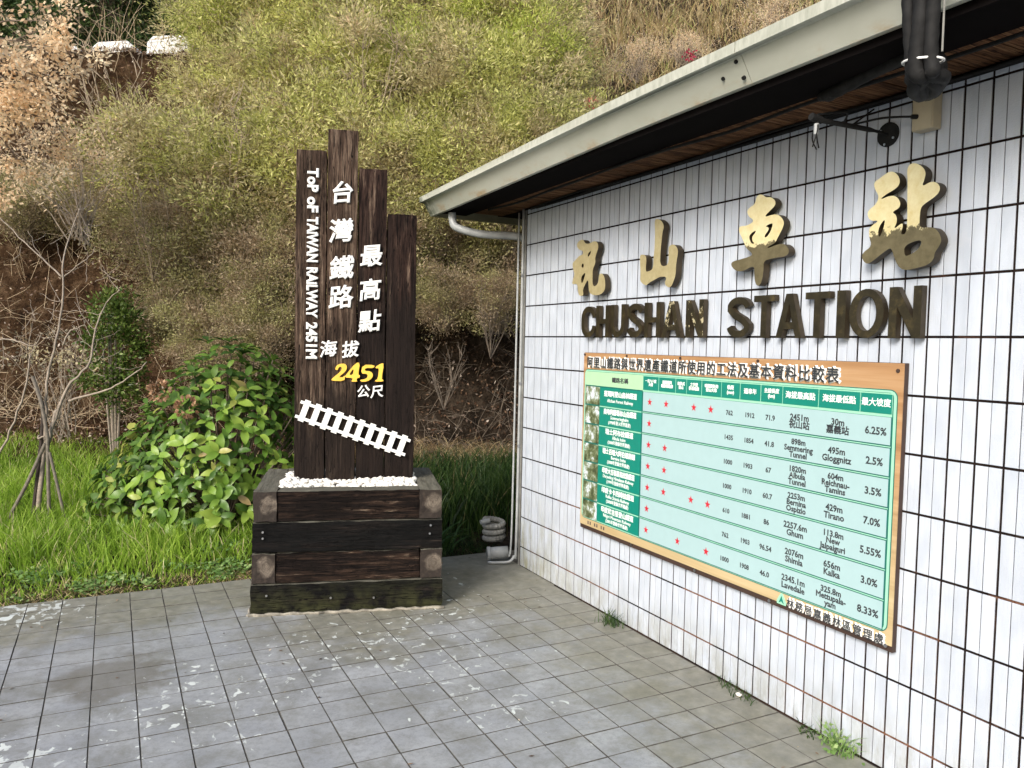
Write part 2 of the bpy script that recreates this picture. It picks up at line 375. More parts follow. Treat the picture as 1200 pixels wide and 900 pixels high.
L_DGRASS = leafmat('dark_grass_blade', [(0, (.010, .028, .007)), (.5, (.025, .062, .012)), (.95, (.065, .11, .025)), (1, (.22, .17, .09))], transl=.3)
L_DRY = leafmat('dry_straw_blade', [(0, (.24, .15, .08)), (.35, (.50, .38, .20)), (.7, (.74, .62, .36)), (.84, (.36, .42, .12)), (1, (.36, .20, .12))])
L_LITTER = leafmat('fallen_brown_leaf', [(0, (.04, .022, .013)), (.5, (.11, .06, .035)), (.85, (.25, .16, .10)), (1, (.60, .52, .44))], transl=.1)
L_COVER = leafmat('ground_cover_leaf', [(0, (.09, .18, .045)), (.5, (.19, .33, .09)), (1, (.34, .45, .18))])
L_PLUME = leafmat('cream_plume', [(0, (.46, .37, .20)), (1, (.80, .70, .48))], transl=.5)
L_FLOWER = leafmat('withered_flower', [(0, (.22, .11, .06)), (1, (.58, .36, .22))])
def m_bigleaf():
    n = N('large_green_leaf'); r = n.n('ObjectInfo').outputs['Random']
    k = n.noise(n.pos(), 9, 4)
    c = n.ramp(r, [(0, (.06, .14, .02)), (.3, (.14, .27, .03)), (.65, (.24, .39, .055)), (.94, (.36, .50, .08)), (.985, (.50, .46, .14)), (1, (.45, .30, .15))])
    c = n.mix(n.math('MULTIPLY', k, .35), c, (.07, .12, .03))
    n.done(c, .38, spec=.4); tr = n.n('BsdfTranslucent'); n.t.links.new(c, tr.inputs[0]); mx = n.n('MixShader'); mx.inputs[0].default_value = .3
    n.t.links.new(n.b.outputs[0], mx.inputs[1]); n.t.links.new(tr.outputs[0], mx.inputs[2]); n.t.links.new(mx.outputs[0], n.out.inputs[0]); return n.mat
L_BIG = m_bigleaf()
#==================================================================== THE STATION BUILDING
YC = 5.4995; CW = .109; RH = .239; Z0 = 1.829                      # corner, column width, row height, joint level
bld = empty('station_building', (XW, YC, 0), 'low station building faced with long white tiles under a pale green gutter', 'building')
g = M(); g.box((XW+.0048, -3.6, -.05), (XW+6, YC-.004, 2.829)); g.build('wall', JOINT, bld)
zr = [Z0-RH*k for k in range(-5, 8)]                              # horizontal joint levels, top down
def tile_mesh(h):
    m = M(); a = .0239; b = h/2; d = .0055; c = .0012
    v = [(0, -a, -b), (0, a, -b), (0, a, b), (0, -a, b), (-d+c, -a, -b), (-d+c, a, -b), (-d+c, a, b), (-d+c, -a, b), (-d, -a+c, -b+c), (-d, a-c, -b+c), (-d, a-c, b-c), (-d, -a+c, b-c)]
    f = []
    for q in (0, 4):
        for i in range(4): f.append((q+i, q+4+i, q+4+(i+1) % 4, q+(i+1) % 4))
    f.append((8, 11, 10, 9)); m.add(v, f); me = bpy.data.meshes.new('tile'); me.from_pydata(m.v, [], m.f); me.materials.append(TILE); me.update(); return me
spots = []
levels = [(zr[i+1]+.005, zr[i]-.005) for i in range(len(zr)-1)]+[(.006, zr[-1]-.005)]
levels = [(a, min(b, 2.828)) for a, b in levels if a < 2.82]
tms = {}
for (za, zb) in levels:
    if zb-za < .03: continue
    hk = round(zb-za, 4)
    if hk not in tms: tms[hk] = tile_mesh(hk)
    for c in range(-48, 35):
        yc = 1.722+CW*c
        for s_ in (-1, 1):
            y = yc+CW/2+s_*.0257
            if y+.024 > YC: continue
            spots.append((y, (za+zb)/2, hk))
def vis(p, m=30):
    q = proj(p); return q[2] > 0 and -m < q[0] < 1200+m and -m < q[1] < 900+m
spots.sort(key=lambda s: (not vis((XW, s[0], s[1])), abs(s[0]+.0)+.0))
rest = M()
for i, (y, z, hk) in enumerate(spots):
    tx, ty = random.gauss(0, .003), random.gauss(0, .004); dx = random.uniform(-.0004, .0008)
    if i < 298:
        o = bpy.data.objects.new('tile', tms[hk]); o.location = (XW+.0055+dx-bld.location.x, y-YC, z); o.rotation_euler = (0, tx, ty)
        link(o, bld, False)
    else:
        mt = Matrix.Translation((XW+.0055+dx, y, z)) @ Matrix.Rotation(ty, 4, 'Z') @ Matrix.Rotation(tx, 4, 'Y')
        me = tms[hk]; rest.add([mt @ v.co for v in me.vertices], [tuple(p.vertices) for p in me.polygons])
tag(rest.build('tile_field', TILE, bld), kind='stuff')
# corner trim, side wall is plain
M().box((XW-.004, YC-.004, 0), (XW+.02, YC+.012, 2.86)).build('corner_trim', PVCD, bld)
M().box((XW+.02, YC-.004, 0), (XW+6, YC+.006, 2.86)).build('side_wall', plain('side_render', (.5, .5, .48), .8), bld)
# roof edge: gutter in sections that rise a little, soffit and roof above
def gz(y): return -.05*min(1, max(0, (y-3.2)/2.85))
GP = [(2.32, 2.845), (2.258, 2.945), (2.222, 2.948), (2.222, 2.992), (2.238, 2.992), (2.242, 2.968), (2.345, 2.968), (2.345, 2.845)]
def gutter(y0, y1, k):
    m = M(); n = len(GP); ys = [y0+(y1-y0)*i/8 for i in range(9)]
    for y in ys: m.v += [(x, y, z+gz(y)) for x, z in GP]
    for i in range(8):
        for j in range(n):
            a = i*n+j; b = i*n+(j+1) % n; m.f.append((a, a+n, b+n, b)); m.m.append(0)
    m.f.append(tuple(range(n))); m.m.append(0); m.f.append(tuple(8*n+j for j in range(n))[::-1]); m.m.append(0)
    return m.build('gutter', GUT, bld)
ysm = on(873, 75, 0, 2.28).y
gutter(-3.6, ysm-.004, 0); gutter(ysm, 6.08, 1)
m = M()
for y, z in [(on(863, 72, 0, 2.268).y, 0), (on(848, 93, 0, 2.29).y, 0), (on(872, 91, 0, 2.30).y, 0)]: pass
for px, py, x in [(863, 72, 2.265), (848, 92, 2.288), (872, 91, 2.30)]:
    p = on(px, py, 0, x); m = M(); nrm = Vector((-.85, 0, -.53)); xx = x
    m.tube([p-nrm*.004, p+nrm*.007], .0085, 8); m.build('bolt', BLACK, bld)
# return of the eave along the gable side
m = M(); m.box((2.33, 6.02, 2.79), (XW+6, 6.06, 2.93)); m.build('gable_fascia', OLIVE, bld)
M().box((2.350, -3.6, 2.815), (2.60, 6.0, 2.90)).build('eave_shade_box', DARK, bld)  # near-black box added to stand in for the deep shade behind the gutter
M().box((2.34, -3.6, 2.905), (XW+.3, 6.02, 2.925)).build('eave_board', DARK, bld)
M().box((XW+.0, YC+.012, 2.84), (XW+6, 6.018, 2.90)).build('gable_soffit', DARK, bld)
y = -3.5; k = 0
while y < 5.95:
    wd = .092; m = M(); dz = random.uniform(-.002, .002)
    m.box((-.148, -wd/2+.002, -.008), (.148, wd/2-.002, .008)); o = m.build('soffit_board', SOFF, None)
    o.parent = bld; o.location = (2.750-XW, y-YC, 2.838+dz); y += wd
# roof
zt = 2.975
m = M(); m.add([(2.24, -3.6, zt), (2.24, 6.06, zt-.05), (6.5, 3.0, 4.3), (6.5, -3.6, 4.3), (9.2, 6.06, zt-.05), (9.2, -3.6, 3.4)],
               [(0, 1, 2, 3), (1, 4, 2), (4, 5, 3, 2)]); m.build('roof', ROOF, bld)
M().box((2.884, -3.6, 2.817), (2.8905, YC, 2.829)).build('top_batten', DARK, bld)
#==================================================================== WALL LETTERS
def frame_mesh(splines, toworld, thick, mats, name, parent=None, holes=()):
    cu = bpy.data.curves.new(name, 'CURVE'); cu.dimensions = '2D'; cu.fill_mode = 'BOTH'; cu.extrude = thick/2
    for pts in splines:
        s = cu.splines.new('POLY'); s.points.add(len(pts)-1); s.use_cyclic_u = True
        for q, (x, y) in zip(s.points, pts): q.co = (x, y, 0, 1)
    tmp = bpy.data.objects.new('tmp', cu); me0 = bpy.data.meshes.new_from_object(tmp)
    vs = [toworld(v.co) for v in me0.vertices]; fs = [tuple(p.vertices) for p in me0.polygons]
    mi = [0 if abs(p.normal.z) > .5 else 1 for p in me0.polygons]
    bpy.data.objects.remove(tmp); bpy.data.curves.remove(cu); bpy.data.meshes.remove(me0)
    m = M(); m.v = vs; m.f = fs; m.m = mi; return m.build(name, mats, parent)
def chaikin(p, n=2):
    for _ in range(n):
        q = []
        for i in range(len(p)):
            a, b = p[i], p[(i+1) % len(p)]; q += [(a[0]*.75+b[0]*.25, a[1]*.75+b[1]*.25), (a[0]*.25+b[0]*.75, a[1]*.25+b[1]*.75)]
        p = q
    return p
XL = XW-.060; LT = .042
def wall_sign(polys, ox, oy, sc, mat, label, xf=XL, smooth=2):
    sp = []
    for P in polys:
        q = [on(ox+x/sc, oy+y/sc, 0, xf) for x, y in P]; sp.append(chaikin([(-p.y, p.z) for p in q], smooth))
    o = frame_mesh(sp, lambda c: (xf+LT/2-c.z, -c.x, c.y), LT, [mat, LSIDE], 'sign_character')
    tag(o, label, 'sign character', 'gold characters mounted on the tiled wall'); return o
wall_sign([[(255,65),(300,62),(345,95),(362,150),(345,200),(335,300),(322,420),(316,590),(410,580),(413,440),(410,370),(450,342),(490,355),(515,400),(515,450),(495,560),(490,690),(450,800),(415,828),(378,800),(370,770),(392,705),(320,700),(250,740),(190,775),(165,803),(120,780),(92,740),(100,690),(95,560),(92,455),(150,460),(168,500),(155,640),(180,650),(240,620),(245,500),(258,350),(262,200)]],
  740, 250, 9.47, GOLD_P, 'dull gold brush character of three upright strokes on one base')
wall_sign([[(120,130),(150,80),(210,60),(235,120),(290,120),(345,82),(395,95),(410,160),(385,240),(362,310),(370,370),(335,450),(330,520),(330,680),(385,675),(412,600),(415,515),(460,510),(490,560),(500,650),(490,740),(430,795),(350,800),(285,770),(278,690),(272,590),(240,640),(200,730),(215,800),(160,812),(138,760),(130,640),(60,660),(65,610),(95,520),(70,440),(65,370),(110,330),(155,275),(203,265),(207,215),(165,205),(135,180)],
  [(270,300),(268,250),(312,205),(305,255)], [(184,432),(188,395),(210,370),(216,436)], [(180,560),(228,498),(236,520),(195,650),(180,620)]],
  665, 275, 11.25, GOLD_P, 'dull gold brush character nearest the downpipe corner, first of the gold characters')
wall_sign([[(275,55),(320,40),(360,72),(400,65),(440,95),(440,140),(390,190),(355,225),(350,242),(440,213),(490,238),(520,290),(500,350),(462,420),(437,472),(370,505),(372,518),(490,470),(540,495),(564,540),(540,587),(440,600),(335,625),(337,700),(322,810),(290,857),(260,822),(256,740),(254,665),(150,722),(90,717),(48,670),(58,633),(150,610),(238,580),(230,555),(185,520),(158,450),(118,370),(123,322),(185,320),(240,290),(245,265),(205,240),(188,190),(218,155),(260,130)],
  [(210,400),(270,355),(265,380),(236,412),(236,456),(260,474),(232,480),(212,442)], [(348,325),(412,292),(416,320),(388,390),(352,428),(342,408),(382,356),(380,332)]],
  850, 222, 7.5, GOLD_C, 'gold brush character bright above, bare brown on its crossbar, left of the largest one')
wall_sign([[(155,190),(200,160),(265,110),(310,110),(347,150),(352,200),(320,240),(240,285),(197,325),(280,288),(330,298),(357,345),(347,385),(290,415),(325,438),(330,490),(300,550),(375,488),(370,540),(355,585),(400,580),(408,450),(406,300),(410,180),(403,90),(430,48),(480,46),(530,80),(547,120),(535,170),(515,225),(590,180),(640,198),(657,240),(630,290),(540,350),(508,382),(500,450),(498,540),(590,523),(640,558),(667,620),(650,670),(612,720),(607,770),(560,815),(480,835),(390,857),(340,830),(308,760),(288,690),(265,690),(200,740),(130,797),(95,807),(63,765),(70,720),(140,672),(118,600),(118,530),(200,478),(125,482),(103,430),(120,395),(172,355),(195,295),(160,240)],
  [(188,590),(190,530),(242,458),(228,540),(200,606)], [(380,665),(522,613),(497,692),(417,742),(386,747)]],
  1000, 184, 6.43, GOLD_Z, 'largest gold brush character, peeled to bare brown along its foot, rightmost on the wall')
# block capitals: strokes of even width drawn inside a unit cell (width 1, height 1)
def ribbon(pts, wd, ax):            # thick open line; ax scales x so that the stroke keeps its width
    P = [Vector((x*ax, y)) for x, y in pts]; L, R = [], []
    for i, p in enumerate(P):
        a = P[max(i-1, 0)]; b = P[min(i+1, len(P)-1)]; t = (b-a).normalized(); nn = Vector((-t.y, t.x))*wd/2
        L.append(p+nn); R.append(p-nn)
    return [tuple(q) for q in L+R[::-1]]
def glyph(ch, W, H, st):
    s = st
    if ch == 'I': return [[(0, 0), (W, 0), (W, H), (0, H)]]
    if ch == 'H':
        a, b = H*.43, H*.43+s*.85
        return [[(0, 0), (s, 0), (s, a), (W-s, a), (W-s, 0), (W, 0), (W, H), (W-s, H), (W-s, b), (s, b), (s, H), (0, H)]]
    if ch == 'T': return [[(W/2-s/2, 0), (W/2+s/2, 0), (W/2+s/2, H-s*.85), (W, H-s*.85), (W, H), (0, H), (0, H-s*.85), (W/2-s/2, H-s*.85)]]
    if ch == 'N': return [[(0, 0), (s, 0), (s, H*.62), (W-s, 0), (W, 0), (W, H), (W-s, H), (W-s, H*.38), (s, H), (0, H)]]
    if ch == 'A':
        c = W/2; h = s*.55
        return [[(0, 0), (s*.95, 0), (s*1.35, H*.20), (W-s*1.35, H*.20), (W-s*.95, 0), (W, 0), (c+h, H), (c-h, H)],
                [(s*1.6, H*.36), (c, H*.78), (W-s*1.6, H*.36)]]
    def arc(cx, cy, rx, ry, a0, a1, n=10): return [(cx+rx*math.cos(math.radians(a0+(a1-a0)*i/n)), cy+ry*math.sin(math.radians(a0+(a1-a0)*i/n))) for i in range(n+1)]
    h = s/2; rx = W/2-h; r2 = min(rx*1.25, H*.3)
    if ch == 'O':
        return [arc(W/2, H/2, W/2, H/2, 0, 352, 30), arc(W/2, H/2, W/2-s, H/2-s*.85, 0, 352, 30)]
    if ch == 'U':
        p = [(h, H), (h, H*.5)]+arc(W/2, h+r2, rx, r2, 180, 360)+[(W-h, H*.5), (W-h, H)]; return [ribbon(p, s, 1)]
    if ch == 'C':
        p = arc(W/2, H-h-r2, rx, r2, 5, 180)+arc(W/2, h+r2, rx, r2, 180, 355); return [ribbon(p, s, 1)]
    if ch == 'S':
        r2 = H*.25-h*.5
        p = arc(W/2, H-h-r2, rx, r2, 10, 180, 10)+[(W*.32, H*.56), (W*.68, H*.43)]+arc(W/2, h+r2, rx, r2, 0, -172, 10)
        return [ribbon(p, s*.97, 1)]
zc0, zc1 = 1.823, 2.033
YS = [('C', 4.587, 4.411), ('H', 4.404, 4.256), ('U', 4.232, 4.078), ('S', 4.053, 3.887), ('H', 3.873, 3.72), ('A', 3.704, 3.528), ('N', 3.488, 3.34),
      ('S', 3.158, 2.99), ('T', 2.966, 2.829), ('A', 2.815, 2.656), ('T', 2.638, 2.499), ('I', 2.460, 2.412), ('O', 2.393, 2.22), ('N', 2.197, 2.05)]
WHICH = ['bronze capital C, first letter of the longer lower word, under the first gold character', 'bronze capital H between the letters C and U', 'bronze capital U between the letters H and S',
 'bronze capital S between the letters U and H', 'bronze capital H between the letters S and A', 'bronze capital A spotted with pale flakes, beside the letter H',
 'bronze capital N streaked with pale flakes, last letter of the left word', 'bronze capital S, first letter of the right word under the gold characters', 'bronze capital T between the letters S and A',
 'bronze capital A between two letters T, its face unflaked', 'bronze capital T between the letters A and I', 'bronze capital I, the narrowest letter of the wall sign', 'round bronze capital O between the letters I and N',
 'bronze capital N, rightmost letter of the lower row']
for (ch, ya, yb), lb in zip(YS, WHICH):
    W = ya-yb; H = zc1-zc0; st = .037 if W > .06 else W*.85
    o = frame_mesh(glyph(ch, W, H, st), lambda c: (XW-.040+.015-c.z, ya-c.x, zc0+c.y), .030, [BRONZE_F if 'flakes' in lb else BRONZE, LSIDE], 'sign_letter')
    tag(o, lb, 'sign letter', 'bronze capital letters mounted on the tiled wall')
#==================================================================== TEXT
def text_into(m, body, size, fr, mi=0, bevel=0, off=0, ext=.0004, align='CENTER', sx=1., res=2, shear=0, rise=0, lh=1.):
    """adds the mesh of a line of text to m; fr maps (x, y, z) of the text plane to the world"""
    cu = bpy.data.curves.new('t', 'FONT'); cu.body = body; cu.size = size; cu.align_x = align; cu.align_y = 'CENTER'; cu.resolution_u = res
    cu.extrude = ext; cu.offset = off; cu.bevel_depth = bevel; cu.bevel_resolution = 0; cu.shear = shear; cu.space_line = lh
    tmp = bpy.data.objects.new('tmp', cu); me = bpy.data.meshes.new_from_object(tmp)
    m.add([fr(v.co.x*sx, v.co.y+rise*v.co.x, v.co.z) for v in me.vertices], [tuple(p.vertices) for p in me.polygons], mi)
    bpy.data.objects.remove(tmp); bpy.data.curves.remove(cu); bpy.data.meshes.remove(me)
#==================================================================== INFORMATION BOARD
XB = 2.872
board = empty('information_board', (XB, 3.33, .52), 'wide comparison chart board with wood print border screwed to the white tiles', 'information board')
def bf(u0, v0, d): return lambda x, y, z: (XB-d-z, 4.55-(u0+x), v0+y)
def brect(u0, u1, v0, v1, d0, d1, name, mat, bevel=0):
    return M().box((XB-d1, 4.55-u1, v0), (XB-d0, 4.55-u0, v1)).build(name, mat, board, bevel=bevel)
brect(0, 2.432, .522, 1.722, -.024, 0, 'backing_frame', BFRAME)
brect(.001, 2.431, .549, 1.7205, .0005, .005, 'border_panel', BWOOD)
def rr(u0, u1, v0, v1, r, n=5):
    out = []
    for cx, cy, a in [(u1-r, v1-r, 0), (u0+r, v1-r, 90), (u0+r, v0+r, 180), (u1-r, v0+r, 270)]:
        out += [(cx+r*math.cos(math.radians(a+90*i/n)), cy+r*math.sin(math.radians(a+90*i/n))) for i in range(n+1)]
    return out
def plate(u0, u1, v0, v1, r, d0, d1, name, mat):
    return frame_mesh([rr(u0, u1, v0, v1, r)], lambda c: (XB-(d0+d1)/2-c.z, 4.55-c.x, c.y), d1-d0, [mat, mat], name, board)
plate(.020, 2.410, .598, 1.611, .035, .0055, .0065, 'table_outline', DTEAL)
plate(.0235, 2.4065, .602, 1.607, .032, .007, .008, 'table_border', MINT)
plate(.036, 2.394, .609, 1.598, .02, .0085, .0092, 'table_line', DTEAL)
brect(.0375, .682, 1.505, 1.596, .0097, .0105, 'name_header', PGREEN)
brect(.6825, 2.390, 1.497, 1.596, .0097, .0101, 'header_strip', MINT)
HC = [(.686, .834, '一百八十度\n大彎'), (.839, .990, '迴圈型與\n螺旋型路線'), (.995, 1.086, '套軌式\n登山'), (1.090, 1.212, '之字型\n折返路線'), (1.217, 1.368, '唯獨設計的\n登山火車'),
      (1.372, 1.506, '軌距\n(mm)'), (1.511, 1.650, '通車年'), (1.655, 1.793, '主線長度\n(km)'), (1.797, 2.008, '海拔最高點'), (2.012, 2.232, '海拔最低點'), (2.236, 2.388, '最大坡度')]
wt = M(); it = M()
for a, b, t in HC:
    brect(a, b, 1.509, 1.591, .0106, .0114, 'header_cell', TEAL)
    nl = t.count('\n'); sz = .030 if not nl else .0245
    if a > 1.79: sz = .036
    if a < 1.36: sz = .0215
    text_into(wt, t, sz, bf((a+b)/2, 1.552, .0118), bevel=.0007, lh=1.0)
text_into(it, '鐵路名稱', .036, bf(.44, 1.548, .0108), bevel=.0012, sx=1.25)
NM = [('臺灣阿里山森林鐵道', 'Alishan Forest Railway', ''), ('奧地利薩瑪林山岳鐵道', 'Semmeringbahn', '(1998年登入世界遺產)'), ('瑞士阿布拉鐵道', 'Albula bahn', '(2008年登錄世界遺產)'),
      ('瑞士百瑞大阿伯連群線', 'Bernina bahn', '(2008年登錄世界遺產)'), ('印度大吉嶺喜馬拉雅鐵道', 'Darjeeling Himalayan Railway', '(1999年登錄世界遺產)'), ('印度卡卡西姆拉鐵道', 'Kalka Shimla Railway', '(2008年登錄世界遺產)'), ('印度尼吉里登山鐵道', 'Nilgiri Mountain Railway', '(2005年登錄世界遺產)')]
DT = [('762', '1912', '71.9', '2451m\n祝山站', '30m\n嘉義站', '6.25%'), ('1435', '1854', '41.8', '898m\nSemmering\nTunnel', '495m\nGloggnitz', '2.5%'),
      ('1000', '1903', '67', '1820m\nAlbula\nTunnel', '604m\nReichnau-\nTamins', '3.5%'), ('1000', '1910', '60.7', '2253m\nBernina\nOspizio', '429m\nTirano', '7.0%'),
      ('610', '1881', '86', '2257.6m\nGhum', '113.8m\nNew\nJalpaiguri', '5.55%'), ('762', '1903', '96.54', '2076m\nShimla', '656m\nKalka', '3.0%'), ('1000', '1908', '46.0', '2345.1m\nLavedale', '325.8m\nMettupala-\nyam', '8.33%')]
ST = [(0, 1, 3, 4), (0,), (0, 1), (0, 1), (0, 1, 3, 4), (0,), (0, 2, 4)]
SU = [.757, .912, 1.052, 1.156, 1.294]
star0 = None
for k in range(7):
    vc = 1.4385-.1285*k; h = .0575
    brect(.215, .676, vc-h+(-.004 if k < 6 else .0), vc+h+.001, .0097, .0106, 'name_cell', TEAL)
    brect(.215, .676, vc-h-.0125, vc-h-.0055, .0108, .0112, 'divider', MINT) if k < 6 else None
    brect(.040, .213, vc-h-.003, vc+h+.001, .0097, .0108, 'photograph', PHOTO)
    brect(.690, 2.387, vc-h, vc+h, .0112, .0118, 'table_row', ICE)
    brect(.683, 2.390, vc-h-.0045, vc+h+.0015, .0097, .0104, 'row_outline', DTEAL)
    if k < 6: brect(.683, 2.390, vc-h-.0095, vc-h-.0055, .0097, .0108, 'row_gap', MINT)
    a, b, c = NM[k]
    text_into(wt, a, .040, bf(.445, vc+(.030 if c else .018), .0110), bevel=.0009, sx=min(1.1, .36/(len(a)*.040)))
    text_into(wt, b, .031, bf(.445, vc-(.004 if c else .024), .0110), bevel=.0002, sx=min(1, .40/(len(b)*.0155)))
    if c: text_into(wt, c, .028, bf(.445, vc-.036, .0110), bevel=.0003, sx=.92)
    for q in ST[k]:
        pts = [((.0235 if i % 2 == 0 else .0095)*math.sin(PI*i/5), (.0235 if i % 2 == 0 else .0095)*math.cos(PI*i/5)) for i in range(10)]
        frame_mesh([pts], lambda c: (XB-.0124-c.z, 4.55-SU[q]-c.x, vc+c.y), .0008, [RED, RED], 'star', board)
    for u, t, sz in zip((1.437, 1.582, 1.722, 1.904, 2.122, 2.316), DT[k], (.034, .034, .036, .041, .041, .044)):
        nl = t.count('\n'); lh = {0: 1, 1: .86, 2: .80}[nl]; s2 = sz*(1 if nl < 2 else .93)
        text_into(it, t, s2, bf(u, vc-.006, .0121), bevel=.0010 if u < 1.8 else .0012, lh=lh)
wt.build('white_print', WHITEL, board); it.build('ink_print', INK, board)
ti = M(); tw = M(); TT = '阿里山鐵路與世界遺產鐵道所使用的工法及基本資料比較表'
for chars, u0, du, v, sz, b1, b2 in ((TT, .092, .0797, 1.653, .076, .0052, .0012), ('林務局嘉義林區管理處', 1.895, .0535, .563, .048, .0042, .0006)):
    for i, ch in enumerate(chars):
        tw = M(); text_into(tw, ch, sz, bf(u0+du*i, v, .0052), mi=0, bevel=b1, ext=.0003, sx=.98)
        text_into(tw, ch, sz, bf(u0+du*i, v, .0052+2*b1+.0008), mi=1, bevel=b2, ext=.0003, sx=.98)
        tw.build('title_character' if sz > .05 else 'footer_character', [WHITEL, INK], board)
fp = M()
for i in range(9):      # faded older print at the lower left of the border
    if i % 3: fp.box((XB-.0058, 4.55-.07-.027*i-.016, .562), (XB-.0052, 4.55-.07-.027*i, .584))
tag(fp.build('faded_print', BARK, board), kind='stuff')
frame_mesh([[(-.028, -.024), (.028, -.024), (.030, -.010), (.006, .030), (-.006, .030), (-.030, -.010)]], lambda c: (XB-.006-c.z, 4.55-1.833-c.x, .566+c.y), .0012, [MINT, MINT], 'emblem', board)
frame_mesh([[(-.016, -.016), (0, -.006), (.016, -.016), (0, .020)]], lambda c: (XB-.0078-c.z, 4.55-1.833-c.x, .564+c.y), .0012, [TEAL, TEAL], 'emblem_tree', board)
for u, v in [(.012, 1.708), (.50, 1.708), (1.02, 1.708), (1.62, 1.708), (2.405, 1.690), (.60, .538), (1.20, .538), (1.755, .536), (2.405, .545)]:
    p = Vector((XB-.005, 4.55-u, v)); M().tube([p, p+Vector((-.004, 0, 0))], .0085, 10).build('screw', BFRAME if v > 1 else STEEL, board)
#==================================================================== LAMP BRACKET, JUNCTION BOX, CABLES, PIPES
pb = on(1042, 158, 0, XW)
lamp = empty('wall_lamp_bracket', (XW, pb.y, pb.z), 'black swan arm lamp bracket without its lamp, fixed high on the tiles', 'lamp bracket')
M().tube([(XW-.001, pb.y, pb.z), (XW-.012, pb.y, pb.z)], .050, 24).build('base_plate', BLACK, lamp, bevel=.002)
xe = XW-.02
while proj((xe, pb.y, pb.z))[0] > 958: xe -= .01
e = Vector((xe, pb.y, pb.z+.0))
M().tube(spline([(XW-.012, pb.y, pb.z), (XW-.12, pb.y, pb.z+.004), tuple(e)]), [.006]*6+[.010]*7, 10).build('arm', BLACK, lamp)
M().tube([e+Vector((.02, 0, 0)), e+Vector((-.035, 0, .008))], .015, 10).build('socket', BLACK, lamp)
M().tube([e+Vector((-.015, -.01, -.02)), e+Vector((-.015, -.01, -.06))], .010, 8).build('bulb_holder', PVC, lamp)
M().tube([(XW-.22, pb.y, pb.z+.01), (XW-.10, pb.y+.0, pb.z+.09)], .004, 6).build('stay', BLACK, lamp)
for q in ((.03, .02), (-.03, -.02), (.01, -.04)):
    M().tube([(XW-.012, pb.y+q[0], pb.z+q[1]), (XW-.016, pb.y+q[0], pb.z+q[1])], .005, 6).build('screw', STEEL, lamp)
for dy, dz, l in ((.02, -.10, .02), (-.03, -.12, -.03), (.06, -.09, .04)):
    M().tube(spline([tuple(e), (e.x+l, e.y+dy, e.z-.05), (e.x+l*2, e.y+dy*1.2, e.z+dz)]), .0028, 5).build('loose_wire', BLACK, lamp)
p1 = on(1092, 132, 0, XW)
jb = empty('junction_box', (XW, p1.y, p1.z), 'yellowed plastic junction box at the wall top beside the lamp bracket', 'junction box')
M().box((XW-.055, p1.y-.045, p1.z-.075), (XW-.002, p1.y+.045, p1.z+.07)).build('housing', BOXM, jb, bevel=.004)
M().box((XW-.060, p1.y-.042, p1.z-.072), (XW-.0555, p1.y+.042, p1.z+.067)).build('cover', BOXM, jb, bevel=.002)
M().tube([(XW-.058, p1.y+.02, p1.z-.02), (XW-.08, p1.y+.03, p1.z-.02)], .009, 10).build('cable_gland', BLACK, jb)
c = M().tube(spline([(XW-.08, p1.y+.03, p1.z-.02), (XW-.10, p1.y+.15, p1.z+.0), (XW-.04, p1.y+.38, p1.z+.035), (XW-.2, pb.y+.05, pb.z+.075), (e.x, e.y, e.z+.02)]), .0045, 6).build('cable', BLACK)
tag(c, 'thin black cable linking the junction box to the lamp bracket', 'cable', 'black cables under the eave')
for i, (x, z, sag, r, y0, lb) in enumerate([(2.882, 2.812, .008, .005, 5.4, 'thin black cable running along the very top row of tiles'), (2.872, 2.818, .012, .007, 5.3, 'thick black cable lying against the dark batten above the tiles'),
        (2.855, 2.824, .018, .006, 5.35, 'black cable looped just under the soffit boards above the tiles')]):
    pts = []; n = 26
    for k in range(n+1):
        y = y0+( -3.5-y0)*k/n; pts.append((x+.006*math.sin(k*1.3+i), y, z-sag*abs(math.sin(k*.55+i*1.1))))
    tag(M().tube(spline(pts, 3), r, 6).build('cable', BLACK), lb, 'cable', 'black cables under the eave')
pts = [(2.615+.02*math.sin(k*1.1)+.015*math.sin(k*2.3), 5.6-.45*k, 2.812-.012*abs(math.sin(k*.9))) for k in range(20)]
tag(M().tube(spline(pts, 5), .008, 6).build('cable', BLACK), 'wavy black cable along the line between dark beam and brown boards', 'cable', 'black cables under the eave')
# cable bundle hanging over the gutter
XBn = 2.13; pc = on(1080, 50, 0, XBn)
bun = empty('cable_bundle', (XBn, pc.y, pc.z), 'thick bundle of black corrugated conduits tied with a white band, hanging over the gutter', 'cable bundle')
zlow = on(1080, 93, 0, XBn).z
for i, (dx, dy) in enumerate([(-.01, .040), (.02, .018), (-.02, -.002), (.015, -.026), (-.015, -.046), (.03, .0)]):
    P = spline([(XBn+.25+dx, pc.y+dy*1.2, 3.42), (XBn+.06+dx, pc.y+dy*1.2, 3.36), (XBn+dx, pc.y+dy*1.15, 3.2), (XBn+dx, pc.y+dy+.004*math.sin(i), 3.0), (XBn+dx*.7, pc.y+dy*.85, zlow+.06),
                (XBn+.02+dx*.6, pc.y+dy*.8, zlow+.012+.008*(i % 2)), (XBn+.07, pc.y+dy*1.0+.03, zlow+.014*(i % 3)), (XBn+.20, pc.y+dy*.7+.12, zlow+.03), (2.50, pc.y+.30+dy, 2.80), (2.58, pc.y+.75+dy*.5, 2.796)], 14)
    P = [q+Vector((.006*math.sin(k*.23+i*2), .006*math.sin(k*.31+i), 0)) for k, q in enumerate(P)]
    m = M(); m.tube(P, [(.017+.003*(i % 3))+.0022*(k % 2) for k in range(len(P))], 9); m.build('conduit', BLACK, bun, smooth=True)
ang = [2*PI*k/20 for k in range(21)]
